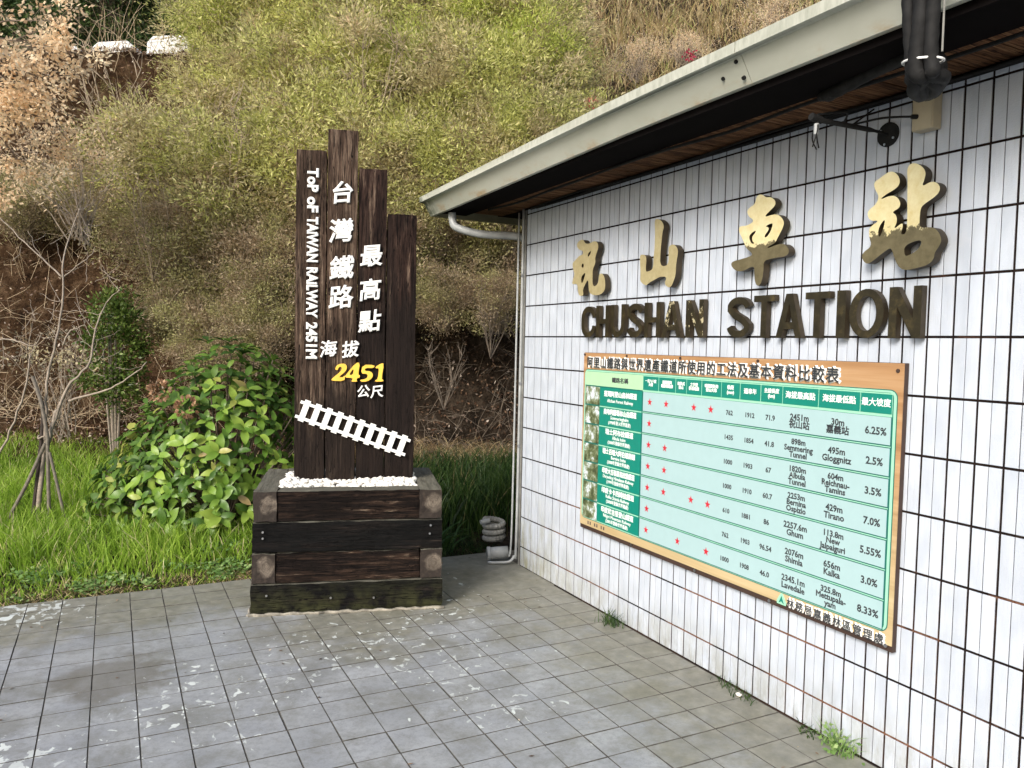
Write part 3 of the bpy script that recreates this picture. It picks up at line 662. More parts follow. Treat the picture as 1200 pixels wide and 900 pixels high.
M().tube([(XBn+.01+.045*math.cos(a), pc.y+.060*math.sin(a), zlow+.055+.008*math.sin(a)) for a in ang], .0035, 6).build('white_tie', WHITE, bun)
for dy in (-.066, .064):
    M().tube([(XBn-.0, pc.y+dy, 3.4), (XBn, pc.y+dy, 3.0), (XBn+.02, pc.y+dy*.8, zlow+.07)], .003, 6).build('thin_wire', PVCD, bun)
# downpipe
dp = empty('downpipe', (2.84, YC+.05, 0), 'grey round downpipe bending from the gutter end to the wall corner', 'downpipe')
a = on(528, 250, 0, 2.40); b = on(543, 273, 0, 2.42); c = Vector((XW-.03, YC+.075, 2.62))
a = Vector((2.40, 5.82, 2.80)); b = Vector((2.42, 5.80, 2.69))
M().tube(spline([tuple(a), tuple(a+Vector((.005, 0, -.05))), tuple(b), (2.50, 5.75, 2.655), (2.62, 5.68, 2.63), tuple(c), (XW+.04, YC+.075, 2.58)], 4), .031, 14).build('offset_pipe', PVC, dp, smooth=True)
M().tube([(XW+.06, YC+.075, 2.60), (XW+.06, YC+.075, .12)], .034, 14).build('vertical_pipe', PVC, dp, smooth=True)
cd = empty('wall_conduit', (XW-.012, YC+.025, 0), 'thin grey conduit running down the tiled corner to the paving', 'conduit')
M().tube(spline([(XW-.014, YC+.022, 2.84), (XW-.014, YC+.022, 1.5), (XW-.016, YC+.024, .18), (XW-.03, YC+.03, .07), (XW-.07, YC+.03, .03), (XW-.14, YC+.07, .018), (XW-.22, YC+.12, .015)], 5), .011, 10).build('conduit_tube', PVC, cd, smooth=True)
M().tube(spline([(XW-.045, YC+.04, 2.80), (XW-.045, YC+.045, 1.0), (XW-.048, YC+.05, .2), (XW-.06, YC+.06, .06)], 5), .008, 8).build('second_tube', PVC, cd, smooth=True)
for z in (2.3, 1.45, .95): M().box((XW-.030, YC+.006, z), (XW+.0, YC+.014, z+.02)).build('clip', STEEL, cd)
cap = empty('drain_pipe_stub', (XW-.12, YC+.22, .07), 'short fat grey pipe end lying at the foot of the wall corner', 'pipe')
M().tube([(XW-.17, YC+.19, .065), (XW-.03, YC+.14, .075)], .050, 18).build('pipe_body', PVC, cap, smooth=True)
M().tube([(XW-.19, YC+.197, .064), (XW-.165, YC+.188, .065)], .056, 18).build('pipe_collar', PVC, cap, smooth=True)
M().tube([(XW-.195, YC+.1985, .064), (XW-.1905, YC+.1972, .064)], .040, 16).build('pipe_plug', PVCD, cap)
hs = empty('corrugated_hose', (XW-.1, YC+.35, .1), 'coils of ribbed grey drain hose stacked in the grass behind the wall corner', 'hose')
P = []
for k in range(150):
    a = k/150*2*PI*3.6; P.append((XW-.005+.075*math.cos(a), YC+.46+.09*math.sin(a), .09+.19*k/150))
M().tube(P, [.021+.004*(k % 2) for k in range(150)], 8).build('hose_coil', PVCD, hs)
M().tube([P[-1], (XW-.15, YC+.42, .27)], .02, 8).build('hose_end', PVC, hs)
#==================================================================== SLEEPER PLANTER AND SIGN POSTS
PA = math.radians(-15.6); PO = Vector((.776, 5.128, 0)); PU = Vector((math.cos(PA), math.sin(PA), 0)); PV = Vector((-math.sin(PA), math.cos(PA), 0))
def pp(u, v, z): return PO+PU*u+PV*v+Vector((0, 0, z))
def log_mesh(name, L, W, H, mat, seed, endmat=None, rough=.006, nx=36, ny=5, nz=5, notch=0):
    m = M(); idx = {}
    def vid(i, j, k):
        key = (i, j, k)
        if key not in idx:
            x = (i/nx-.5)*L; y = (j/ny-.5)*W; z = (k/nz-.5)*H
            e = sum((abs(j-ny/2) == ny/2, abs(k-nz/2) == nz/2, abs(i-nx/2) == nx/2))
            q = mn.noise_vector(Vector((x*5+seed*7.3, y*18, z*18)))*rough+mn.noise_vector(Vector((x*22+seed, y*60, z*60)))*rough*.5
            if e >= 2: y *= 1-.05*(.5+mn.noise(Vector((x*9+seed, 3, 1)))); z *= 1-.05*(.5+mn.noise(Vector((x*9, seed, 7))))
            idx[key] = len(m.v); m.v.append((x+q.x, y+q.y, z+q.z))
        return idx[key]
    for i in range(nx):
        for j in range(ny):
            for k, fl in ((0, 1), (nz, 0)):
                f = (vid(i, j, k), vid(i+1, j, k), vid(i+1, j+1, k), vid(i, j+1, k)); m.f.append(f[::-1] if fl else f); m.m.append(0)
        for k in range(nz):
            for j, fl in ((0, 0), (ny, 1)):
                f = (vid(i, j, k), vid(i+1, j, k), vid(i+1, j, k+1), vid(i, j, k+1)); m.f.append(f[::-1] if fl else f); m.m.append(0)
    for j in range(ny):
        for k in range(nz):
            for i, fl in ((0, 1), (nx, 0)):
                f = (vid(i, j, k), vid(i, j+1, k), vid(i, j+1, k+1), vid(i, j, k+1)); m.f.append(f[::-1] if fl else f); m.m.append(1)
    me = bpy.data.meshes.new(name); me.from_pydata(m.v, [], m.f); me.materials.append(mat); me.materials.append(endmat or mat)
    me.polygons.foreach_set('material_index', m.m); me.update(); return me
planter = empty('sleeper_planter', PO+PU*.6+PV*.47, 'square planter stacked four high from old dark railway sleepers on the paving', 'planter', rz=PA)
PW, PD, TH, TW = 1.225, .945, .2, .148
def put(me, name, u, v, z, along, parent):
    o = bpy.data.objects.new(name, me); o.location = (u-.6, v-.47, z); o.rotation_euler = (0, 0, 0 if along == 'u' else PI/2); link(o, parent, False); return o
sd = 0
for k in range(4):                       # k=0 lowest
    z = TH*(k+.5); full = (k % 2 == 0); mat = [TIE_D, TIE, TIE_D, TIE][k]; ins = .004*k
    for v in (TW/2+.002, PD-TW/2):
        L = PW-ins*2 if full else PW-2*TW-.006-ins*2; sd += 1
        put(log_mesh('sleeper', L, TW, TH-.006, mat, sd, ENDG), 'sleeper', PW/2, v+(0 if v > .3 else (.0 if full else .008)), z, 'u', planter)
    for u in (TW/2+ins, PW-TW/2-ins):
        L = PD-2*TW-.006 if full else PD; sd += 1
        put(log_mesh('sleeper', L, TW, TH-.006, mat, sd, ENDG), 'sleeper', u, PD/2+.0, z, 'v', planter)
for u, z in [(.075, .50), (.075, .54), (PW-.09, .505), (PW-.085, .56), (.10, .13), (PW-.45, .09), (.5, .10)]:
    a = pp(u, -.006, z); M().tube([a, a-PV*.008], .007, 8).build('bolt_head', STEEL, planter)
m = M()                                   # mortar bead along the foot
P = [pp(-.012+1.25*k/40, -.012+.006*math.sin(k*1.7), .003+.005*random.random()) for k in range(41)]; m.tube(P, [.008+.006*random.random() for _ in P], 6)
P = [pp(-.014+.004*math.sin(k), .3*k/12, .003) for k in range(13)]; m.tube(P, [.008+.005*random.random() for _ in P], 6)
m.build('mortar_bead', MORTAR, planter)
tag(M().box((-.45, -.32, .60), (.46, .33, .745)).build('planter_fill', SOIL, planter), None) if False else None
o = M().box((PW/2-.46-.6, -.33, .58), (PW/2+.46-.6, .33, .752)).build('gravel_bed', SOIL, None); o.parent = planter
# pebbles
V = []; Q = []; ico = None
import bmesh
bm = bmesh.new(); bmesh.ops.create_icosphere(bm, subdivisions=1, radius=1); iv = np.array([v.co[:] for v in bm.verts]); iq = np.array([[v.index for v in f.verts] for f in bm.faces]); bm.free()
n = 0
for k in range(1150):
    u = random.uniform(.165, PW-.165); v = random.uniform(.152, PD-.15)
    r = random.uniform(.013, .023); z = .765+random.random()*.022+(.018 if v > .3 else .005)+.015*math.sin(u*9)*math.sin(v*7)
    if v < .20: z = min(z, .797)
    s = np.array([r*random.uniform(.9, 1.3), r*random.uniform(.8, 1.1), r*random.uniform(.7, .95)])
    V.append(iv*s*(1+rng.normal(0, .05, iv.shape))+np.array(pp(u, v, z))); Q.append(iq+n); n += len(iv)
me = npmesh('pebbles', np.concatenate(V), np.concatenate(Q), PEB, smooth=True)
nob('pebbles', me, label='white pebbles heaped inside the sleeper planter around the posts', cat='pebbles', kind='stuff')
# sign posts
VF = .40                                   # front plane of the posts inside the planter
sign = empty('timber_post_sign', pp(.64, VF+.07, .7), 'four upright old sleepers of stepped heights carrying white brush lettering', 'sign')
posts = []
for i, (u0, u1, zt, dv, mat) in enumerate([(.232, .436, 3.05, .0, POST_A), (.441, .644, 3.20, -.004, POST_A), (.650, .844, 2.95, .006, POST_B), (.849, 1.052, 2.65, .002, POST_B)]):
    me = log_mesh('post', zt-.6, .14, u1-u0, mat, 40+i*3, mat, rough=.0045, nx=60)
    o = bpy.data.objects.new('post', me)
    o.matrix_world = Matrix.Translation(pp((u0+u1)/2, VF+.07+dv, (zt+.6)/2)) @ Matrix((( 0, PV.x, PU.x, 0), (0, PV.y, PU.y, 0), (1, 0, 0, 0), (0, 0, 0, 1)))
    mw = o.matrix_world.copy(); o.rotation_mode = 'XYZ'; o.location, q, _ = mw.decompose(); o.rotation_euler = q.to_euler(); link(o, sign); posts.append(o)
def pf(u0, z0, d=.012): return lambda x, y, z: pp(u0+x, VF-d-z, z0+y)
CHS = [('台', .538, 2.764, .155, 1), ('灣', .534, 2.505, .165, 1), ('鐵', .540, 2.253, .165, 1), ('路', .536, 2.053, .165, 1), ('最', .738, 2.345, .155, 2), ('高', .733, 2.110, .155, 2), ('點', .733, 1.895, .155, 2),
       ('海', .456, 1.700, .118, 0), ('拔', .604, 1.700, .118, 1), ('公', .696, 1.412, .090, 2), ('尺', .790, 1.412, .090, 2)]
for ch, u, z, s, pi_ in CHS:
    m = M(); text_into(m, ch, s, pf(u, z), bevel=s*.024, ext=.004, rise=.13, shear=.06, res=4)
    m.build('character', WHITEL, posts[pi_])
# small vertical English line, reading downwards, on the first post
def down(u0, z0, d=.012): return lambda x, y, z: pp(u0+y, VF-d-z, z0-x)
zz = 2.925
for word, w in (('ToP', .155), ('oF', .100), ('TAiWAN', .300), ('RAiLWAY', .340), ('2451M', .245)):
    cu = bpy.data.curves.new('t', 'FONT'); cu.body = word; cu.size = .098; tmp = bpy.data.objects.new('tmp', cu); me = bpy.data.meshes.new_from_object(tmp)
    ww = max(v.co.x for v in me.vertices); bpy.data.objects.remove(tmp); bpy.data.curves.remove(cu); bpy.data.meshes.remove(me)
    m = M(); text_into(m, word, .098, down(.342, zz), bevel=.0046, ext=.003, align='LEFT', sx=w/ww, res=3); m.build('lettering', WHITEL, posts[0]); zz -= w+.036
# height in yellow numerals
DG = [[[(375,78),(385,50),(410,38),(445,36),(462,58),(452,90),(400,132),(428,134),(440,122),(448,124),(440,160),(350,157),(353,142),(415,92),(425,66),(412,56),(398,68),(394,84)]],
      [[(522,30),(552,30),(537,115),(552,117),(548,137),(532,137),(527,152),(534,164),(488,164),(497,152),(500,137),(445,135),(449,118)], [(508,66),(472,116),(502,116)]],
      [[(570,44),(655,46),(650,68),(590,66),(583,88),(625,90),(644,112),(636,140),(600,163),(560,165),(550,150),(590,146),(607,126),(600,107),(557,107)]],
      [[(658,60),(702,34),(720,36),(702,146),(716,150),(714,163),(656,163),(660,152),(676,146),(686,66),(666,72)]]]
def planehit(px, py, dep):
    d = ray(px, py); c = Vector((0, 0, CH)); q = PO+PV*dep; P = c+d*((q-c).dot(PV)/d.dot(PV)); return ((P-PO).dot(PU), P.z)
for g_, pi_ in zip(DG, (1, 1, 2, 2)):
    sp = [chaikin([planehit(330+x/6, 420+y/6, VF-.014) for x, y in P], 1) for P in g_]
    frame_mesh(sp, lambda c: pp(c.x, VF-.012-c.z, c.y), .012, [YELLOW, YELLOW], 'numeral', posts[pi_])
# little white track
tr = bpy.data.objects.new('track_ornament', None); tr.location = pp(.63, VF-.02, 1.17); link(tr, sign); tr['label'] = 'white cut-out of a short railway track sloping down to the right'
A = Vector(planehit(352.5, 480, VF-.02)); B = Vector(planehit(474.5, 523.5, VF-.02)); ax = (B-A); Lt = ax.length; ax.normalize(); ay = Vector((-ax.y, ax.x))
def tl(x, y, z): q = A+ax*x+ay*y; return pp(q.x, VF-.018-z, q.y)
def tbox(x0, x1, y0, y1, z0, z1, name):
    v = [tl(x, y, z) for z in (z0, z1) for x, y in ((x0, y0), (x1, y0), (x1, y1), (x0, y1))]
    return M().add(v, [(0,3,2,1),(4,5,6,7),(0,1,5,4),(1,2,6,5),(2,3,7,6),(3,0,4,7)]).build(name, WHITE, tr)
for s in (-1, 1): tbox(-.02, Lt+.02, s*.052-.010, s*.052+.010, .004, .016, 'rail')
for k in range(10):
    x = .025+(Lt-.05)*k/9; tbox(x-.020, x+.020, -.076, .076, -.004, .0035, 'track_sleeper')
#==================================================================== PAVING
fl = tag(M().box((-9, -6, -.25), (XW+.2, 5.945, -.006)).build('paving_base', GROUT), kind='structure')
floor = tag(bpy.data.objects.new('forecourt_paving', None), kind='structure'); floor.location = (0, 4, 0); COL.objects.link(floor)
X0, T = -.498, .1994
fm = M(); q = T/2-.0016; c_ = .0018; fm.add([(-q,-q,-.012),(q,-q,-.012),(q,q,-.012),(-q,q,-.012),(-q,-q,-c_),(q,-q,-c_),(q,q,-c_),(-q,q,-c_),(-q+c_,-q+c_,0),(q-c_,-q+c_,0),(q-c_,q-c_,0),(-q+c_,q-c_,0)],
    [(0,1,5,4),(1,2,6,5),(2,3,7,6),(3,0,4,7),(4,5,9,8),(5,6,10,9),(6,7,11,10),(7,4,8,11),(8,9,10,11)])
tme = bpy.data.meshes.new('paving_tile'); tme.from_pydata(fm.v, [], fm.f); tme.materials.append(PAVE); tme.materials.append(GROUT); MI = [1]*8+[0]; tme.polygons.foreach_set('material_index', MI); tme.update()
cells = []
for i in range(-42, 17):
    for j in range(-9, 46):
        x = X0+T*(i+.5); y = 4.135-.2005*j-T/2+.0
        if x > 1.9 and y > 5.0 and False: continue
        if y > 5.94: continue
        cells.append((x, y))
apr = [(x, y) for x, y in cells if x > 2.02 and y > 4.98]; cells = [c for c in cells if c not in apr]
cells.sort(key=lambda c: (not vis((c[0], c[1], 0), 20), c[0]**2+c[1]**2))
rest = M()
for i, (x, y) in enumerate(cells):
    a, b, dz = random.gauss(0, .0035), random.gauss(0, .0035), random.uniform(-.001, .0008); mx = random.gauss(0, .0007)
    if i < 299:
        o = bpy.data.objects.new('paving_tile', tme); o.location = (x+mx, y-4, dz); o.rotation_euler = (a, b, 0); link(o, floor, False)
    else:
        mt = Matrix.Translation((x, y, dz)) @ Matrix.Rotation(a, 4, 'X') @ Matrix.Rotation(b, 4, 'Y')
        rest.add([mt @ Vector(v) for v in fm.v], fm.f); rest.m[-9:] = MI
tag(rest.build('paving_field', [PAVE, GROUT], floor), kind='stuff')
M().box((2.0965, 4.9385, -.1), (XW+.004, 5.944, 0)).build('concrete_apron', PAVE, floor)
#==================================================================== GROUND AND HILLSIDE
def fbm(x, y, s, o=4):
    return mn.fractal(Vector((x*s, y*s, 0)), 1., 2., o)
def gh(x, y):                              # lawn height
    return max(-.02, .035*(y-5.95)) - .015 + .03*mn.noise(Vector((x*1.3, y*1.3, 0)))*min(1, max(0, y-5.95))
nx, ny = 90, 60; V = []; 
xs = np.concatenate([np.linspace(-300, -12, 8), np.linspace(-11, 12, 74), np.linspace(14, 300, 8)]); ys = np.concatenate([np.linspace(-300, 3, 6), np.linspace(5.95, 17, 48), np.linspace(18, 300, 6)])
for yy in ys:
    for xx in xs: V.append((xx, yy, -.27 if yy < 5.94 else gh(xx, yy)-(0 if yy < 18 else .5)))
Q = []
for j in range(len(ys)-1):
    for i in range(len(xs)-1): a = j*len(xs)+i; Q.append((a, a+1, a+1+len(xs), a+len(xs)))
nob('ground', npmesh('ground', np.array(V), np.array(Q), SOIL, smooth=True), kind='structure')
FO = Vector((-.72, 12.67, 0)); SU_ = Vector((.85, -.53, 0)).normalized(); TN = Vector((.53, .85, 0)).normalized()
def hill_z(s, t):
    k = min(1, max(0, (s-1.0)/3.0)); k = k*k*(3-2*k)
    def steep(t):
        if t < 0: return .35+t*.12
        if t < .5: return .35+.9*t
        if t < 1.25: return .8+(t-.5)/.75*5.3
        if t < 5.5: return 6.1
        return 6.1+(t-5.5)*1.5
    def gentle(t):
        if t < 0: return .35+t*.12
        if t < 1.0: return .35+2.4*t
        return 2.75+(t-1)*1.35
    return steep(t)*(1-k)+gentle(t)*k
def hill(s, t):
    p = FO+SU_*s+TN*t; z = hill_z(s, t); a = min(1, max(0, t+.3))
    z += a*(.18*fbm(p.x, p.y, 1.1)+.0); off = a*.25*mn.noise(Vector((s*.8, z*.9, 5)))
    return Vector((p.x, p.y, z))-TN*off
ss = np.linspace(-16, 22, 150); ts = np.concatenate([np.linspace(-1.2, 2, 46), np.linspace(2.15, 14, 40)])
V = [tuple(hill(s, t)) for t in ts for s in ss]; ns = len(ss)
Q = [(j*ns+i, j*ns+i+1, (j+1)*ns+i+1, (j+1)*ns+i) for j in range(len(ts)-1) for i in range(ns-1)]
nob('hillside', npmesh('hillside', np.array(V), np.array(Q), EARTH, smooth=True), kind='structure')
m = M(); P0 = FO-SU_*16+TN*2.0; P1 = FO+SU_*1.5+TN*2.0
m.add([P0+Vector((0, 0, 6.33)), P1+Vector((0, 0, 6.33)), P1+TN*3.2+Vector((0, 0, 6.33)), P0+TN*3.2+Vector((0, 0, 6.33))], [(0, 1, 2, 3)])
tag(m.build('mountain_road', ASPH), kind='structure')
# concrete guard blocks along the road edge
for i, (px, py, wpx) in enumerate([(203, 55, 52), (138, 62, 50), (80, 68, 44), (22, 74, 44)]):
    c = at(px, py, 13.4+.0*i); w_ = wpx/F*13.4; m = M(); h = .15
    a = w_/2; b = w_/2-.10
    for y0, y1 in ((-.22, .22),):
        v = [(-a, -.22, -h-.1), (a, -.22, -h-.1), (a, .22, -h-.1), (-a, .22, -h-.1), (-a+.02, -.2, h*.2), (a, -.2, h*.2), (a, .2, h*.2), (-a+.02, .2, h*.2), (-b, -.13, h), (b*.9, -.13, h), (b*.9, .13, h), (-b, .13, h)]
        m.add(v, [(3,2,1,0),(0,1,5,4),(1,2,6,5),(2,3,7,6),(3,0,4,7),(4,5,9,8),(5,6,10,9),(6,7,11,10),(7,4,8,11),(8,9,10,11)])
    o = m.build('guard_block', CONC, bevel=.02); o.location = c; o.rotation_euler = (random.uniform(-.03, .03), -.06, -.5)
    tag(o, ['whitewashed concrete guard block nearest the green bushes, rightmost on the road edge', 'weathered white concrete guard block with dark streaks, second from the right on the road edge', 'white concrete guard block half behind the tan leaves, on the road edge', 'white concrete guard block almost hidden by tan leaves at the far left'][i], 'guard block', 'concrete guard blocks along the road above')
#==================================================================== FOLIAGE
def unit(a): return a/np.maximum(1e-9, np.linalg.norm(a, axis=1, keepdims=True))
def leaves(P, D, Nn, L, W, fold=0):
    n = len(P); D = unit(D); S = unit(np.cross(D, Nn)); L = np.broadcast_to(L, (n,))[:, None]; W = np.broadcast_to(W, (n,))[:, None]
    V = np.stack([P, P+D*L*.45+S*W/2, P+D*L, P+D*L*.45-S*W/2], 1).reshape(-1, 3); Q = np.arange(4*n).reshape(-1, 4); return V, Q
def clump_leaves(nc, per, R, cr, L, W, shell=.5, updir=.3, flat=.7, boxy=None):
    """leaf centres gathered in clumps spread through an uneven ellipsoid of half axes R"""
    C = unit(rng.normal(size=(nc, 3)))*(shell+(1-shell)*rng.random((nc, 1))**.6)
    C *= (1+.22*np.sin(C[:, :1]*5+C[:, 1:2]*7)); C *= np.array(R)
    idx = np.repeat(np.arange(nc), per); sc = rng.uniform(.6, 1.4, nc)[idx][:, None]
    off = rng.normal(size=(len(idx), 3))*cr*sc*np.array([1, 1, flat])*.55; P = C[idx]+off
    D = unit(off)+unit(C)[idx]*.4+rng.normal(size=P.shape)*.5; D[:, 2] += updir
    Nn = rng.normal(size=P.shape); Nn[:, 2] += .8
    tone = np.clip(rng.random(nc)[idx]*.38+rng.random(len(idx))*.62, 0, 1)
    V, Q = leaves(P, D, Nn, L*rng.uniform(.6, 1.3, len(P)), W*rng.uniform(.7, 1.2, len(P)))
    return V, Q, tone, C
def twigs(name, C, base, mat, r=.006, frac=1., sub=3, wander=.08):
    m = M(); sel = C if frac == 1 else C[rng.random(len(C)) < frac]
    for c in sel:
        a = Vector(base)+Vector(rng.normal(size=3)*.08); b = Vector(c)*1.05; P = []
        for k in range(6):
            t = k/5; q = a.lerp(b, t); q.z += .15*math.sin(t*PI)*(b-a).length*.4; P.append(q+Vector(rng.normal(size=3))*wander*(b-a).length*.4*math.sin(t*PI))
        m.tube(P, [r*(1.6-1.3*k/5) for k in range(6)], 4, caps=False)
        for _ in range(sub):
            k = random.randrange(2, 6); s0 = P[k]; d = Vector(rng.normal(size=3)).normalized()*random.uniform(.15, .4); m.tube([s0, s0+d*.5+Vector((0, 0, .03)), s0+d], [r*.5, r*.4, r*.25], 3, caps=False)
    return m
def twig_mesh(*a, **k):
    m = twigs(*a, **k); me = bpy.data.meshes.new(a[0]); me.from_pydata(m.v, [], m.f); me.materials.append(a[3]); me.update(); return me
def bush_variants(n, mat, twigmat, nc, per, R, cr, L, W, **k):
    out = []
    for i in range(n):
        V, Q, tone, C = clump_leaves(nc, per, R, cr, L, W, **k)
        out.append((npmesh('foliage', V, Q, mat, tone), twig_mesh('branches', C, (0, 0, -R[2]*.9), twigmat, r=.0055, frac=.9, sub=6)))
    return out
def place_bush(var, name, loc, rz, sc, label, cat, group=None):
    e = empty(name, loc, label, cat, group, rz); e.scale = sc if isinstance(sc, tuple) else (sc,)*3
    for nme, me in zip(('foliage', 'branches'), var): link(bpy.data.objects.new(nme, me), e, False)
    return e
VB = bush_variants(4, L_BUSH, TWIGL, 130, 200, (1.15, 1.15, .85), .25, .066, .020, shell=.25)
VL = bush_variants(3, L_LOW, TWIGL, 105, 190, (1.1, 1.0, .8), .26, .054, .018, shell=.25)
GB = 'fine-leaved bushes covering the bank'
ORD = ['leftmost', 'second from the left', 'third from the left', 'fourth from the left', 'fifth from the left', 'sixth from the left', 'seventh from the left', 'eighth from the left']
def rowlab(i, cuts, rows):
    k = max(q for q in range(len(cuts)) if cuts[q] <= i); return ORD[i-cuts[k]]+' in the '+rows[k]
for i, (px, py, d, s) in enumerate([(285, 20, 12.6, 1.1), (345, 30, 12.2, 1.15), (425, 20, 12, 1.2), (510, 25, 11.8, 1.2), (590, 30, 11.6, 1.15), (640, 85, 11.3, .8),
        (262, 112, 12, .8), (330, 115, 11.6, 1.1), (420, 110, 11.3, 1.2), (510, 115, 11, 1.2), (590, 125, 10.8, 1.1),
        (170, 185, 11.6, .75), (230, 190, 11.2, 1.0), (315, 205, 10.9, 1.1), (395, 200, 10.7, 1.1), (470, 200, 10.5, 1.0), (545, 195, 10.3, 1.0), (590, 215, 10.0, .75), (640, 175, 10.3, .8)]):
    place_bush(VB[i % 4], 'hillside_bush', at(px, py, d), random.uniform(0, 6.3), s*random.uniform(.92, 1.08), 'yellow-green fine-leaved bush, '+rowlab(i, (0, 6, 11), ('top row of the bank thicket', 'middle row of the bank thicket', 'lower row of the bank thicket')), 'bush', GB)
for i, (px, py, d, s, lb) in enumerate([(30, 235, 11.4, .7, 'grey-brown twiggy brush hanging over the bank at the far left'), (95, 225, 11.3, .6, 'grey-brown twiggy brush over the bank above the sapling'), (150, 120, 12.3, .42, 'small thin bush below the guard blocks')]):
    place_bush(VL[i % 3], 'olive_bush', at(px, py, d), i*2., s, lb, 'bush', 'twiggy brush on the left bank')
GL = 'dull twiggy bushes low on the bank'
for i, (px, py, d, s) in enumerate([(150, 255, 11.2, .6), (215, 290, 10.8, .9), (290, 300, 10.4, 1.0), (330, 350, 9.9, .8), (260, 365, 10.2, .8), (300, 395, 9.6, .55), (510, 255, 10.2, .75), (560, 300, 10.6, .8), (440, 300, 10, .9), (205, 370, 10.6, .55), (250, 405, 9.9, .6), (330, 300, 10.2, .7), (600, 265, 10.3, .6), (520, 345, 9.9, .55), (585, 350, 9.9, .5)]):
    place_bush(VL[i % 3], 'olive_bush', at(px, py, d), random.uniform(0, 6.3), s, 'dull olive twiggy bush on the lower bank, '+['behind the pale spray at the left', 'above the glossy column shrub', 'left of the post tops', 'just left of the lettered posts', 'above the hydrangea', 'touching the top of the hydrangea', 'right of the tallest post', 'under the gutter end', 'hidden behind the posts', 'right of the column shrub', 'low behind the crown of the hydrangea', 'left of the second post', 'against the building corner', 'right of the shortest post', 'under the downpipe bend'][i], 'bush', GL)
L_LIME = leafmat('lime_willow_leaf', [(0, (.10, .12, .03)), (.4, (.42, .50, .10)), (.85, (.80, .84, .26)), (1, (.55, .40, .22))], transl=.5)
VG = bush_variants(2, L_LIME, TWIGL, 60, 120, (.9, .9, .7), .26, .085, .019, shell=.3)
for i, (px, py, d, s, lb) in enumerate([(625, 55, 10.9, .8, 'bright lime-green willowy bush at the right end of the thicket'), (560, 25, 11.2, .7, 'bright lime-green willowy bush at the top beside the right end bush'), (255, 30, 12.2, .7, 'bright green willowy bush above the rightmost guard block'), (470, 60, 10.8, .6, 'bright green willowy bush above the posts'), (600, 150, 10.2, .55, 'lime-green willowy bush behind the far end of the gutter')]):
    place_bush(VG[i % 2], 'willowy_bush', at(px, py, d), i*1.7, s, lb, 'bush')
BST = M()
for k in range(9):
    a_ = random.uniform(0, 2*PI); b_ = Vector((.35*math.cos(a_), .35*math.sin(a_), random.uniform(.7, 1.3))); P_ = spline([(0, 0, 0), tuple(b_*.5+Vector(rng.normal(size=3))*.06), tuple(b_)], 4); BST.tube(P_, [.011-.001*q for q in range(len(P_))], 5)
    for _ in range(9):
        q0 = P_[random.randrange(3, 9)]; d_ = (Vector(rng.normal(size=3))*.5+Vector((0, 0, .8))).normalized()*random.uniform(.12, .4); BST.tube([q0, q0+d_*.5+Vector(rng.normal(size=3))*.02, q0+d_], [.005, .004, .0015], 4, caps=False)
bsm = bpy.data.meshes.new('stems'); bsm.from_pydata(BST.v, [], BST.f); bsm.materials.append(TWIGL)
bsd = bsm.copy(); bsd.materials[0] = plain('grey_brown_twig', (.13, .105, .08), .9, sc=15, var=.5)
for i, (px, py, d, s, lb) in enumerate([(130, 180, 10.8, 1.1, 'leafless pale shrub before the brown bank under the guard blocks'), (180, 330, 10.2, 1.0, 'leafless pale shrub beside the glossy column shrub'), (440, 160, 10.2, 1.0, 'bare pale stems rising behind the top of the posts'), (575, 420, 9.8, .7, 'bare grey shrub on the dark bank between posts and wall'), (270, 240, 10.2, 1.1, 'bare pale stems in the middle of the thicket'), (520, 480, 9.5, .6, 'bare twiggy shrub low on the dark bank right of the posts')]):
    e = empty('bare_shrub', at(px, py, d), lb, 'shrub'); e.scale = (s, s, s); e.rotation_euler = (0, 0, i*1.1); link(bpy.data.objects.new('stems', bsd if px > 500 else bsm), e, False)
# background conifers along the road
VD = bush_variants(2, L_DARK, BARK, 150, 230, (1.6, 1.6, 2.6), .34, .11, .035, shell=.2, updir=-.2)
for i, (px, py, d, s, lb) in enumerate([(60, -30, 17, 1.0, 'dark green conifer crown at the far left above the road'), (130, 0, 16.5, .9, 'dark conifer above the middle guard blocks'), (200, -25, 17, 1.0, 'dense dark evergreen behind the rightmost guard block'),
        (265, -20, 18, 1.1, 'tall evergreen partly behind the yellow-green bushes'), (-20, -10, 18, 1.1, 'dark evergreen crown cut by the left edge of the picture')]):
    e = place_bush(VD[i % 2], 'evergreen_tree', at(px, py, d), i*1.3, s, lb, 'tree', 'evergreens above the road')
    z = e.location.z; M().tube([(e.location.x, e.location.y, z-3.2*s), (e.location.x+.1, e.location.y, z+1.8*s)], [.16, .05], 8).build('trunk', BARK, e)
V, Q, tone, C = clump_leaves(900, 60, (24, 2.5, 3.6), .7, .30, .11, shell=.05)
c_ = FO+SU_*6+TN*10; an = math.atan2(SU_.y, SU_.x); ca, sa = math.cos(an), math.sin(an)
V = np.stack([V[:, 0]*ca-V[:, 1]*sa+c_.x, V[:, 0]*sa+V[:, 1]*ca+c_.y, V[:, 2]+10.5], 1)
nob('distant_wood', npmesh('distant_wood', V, Q, L_DARK, tone), label='dark wood closing the view above the hill', cat='wood', kind='stuff')
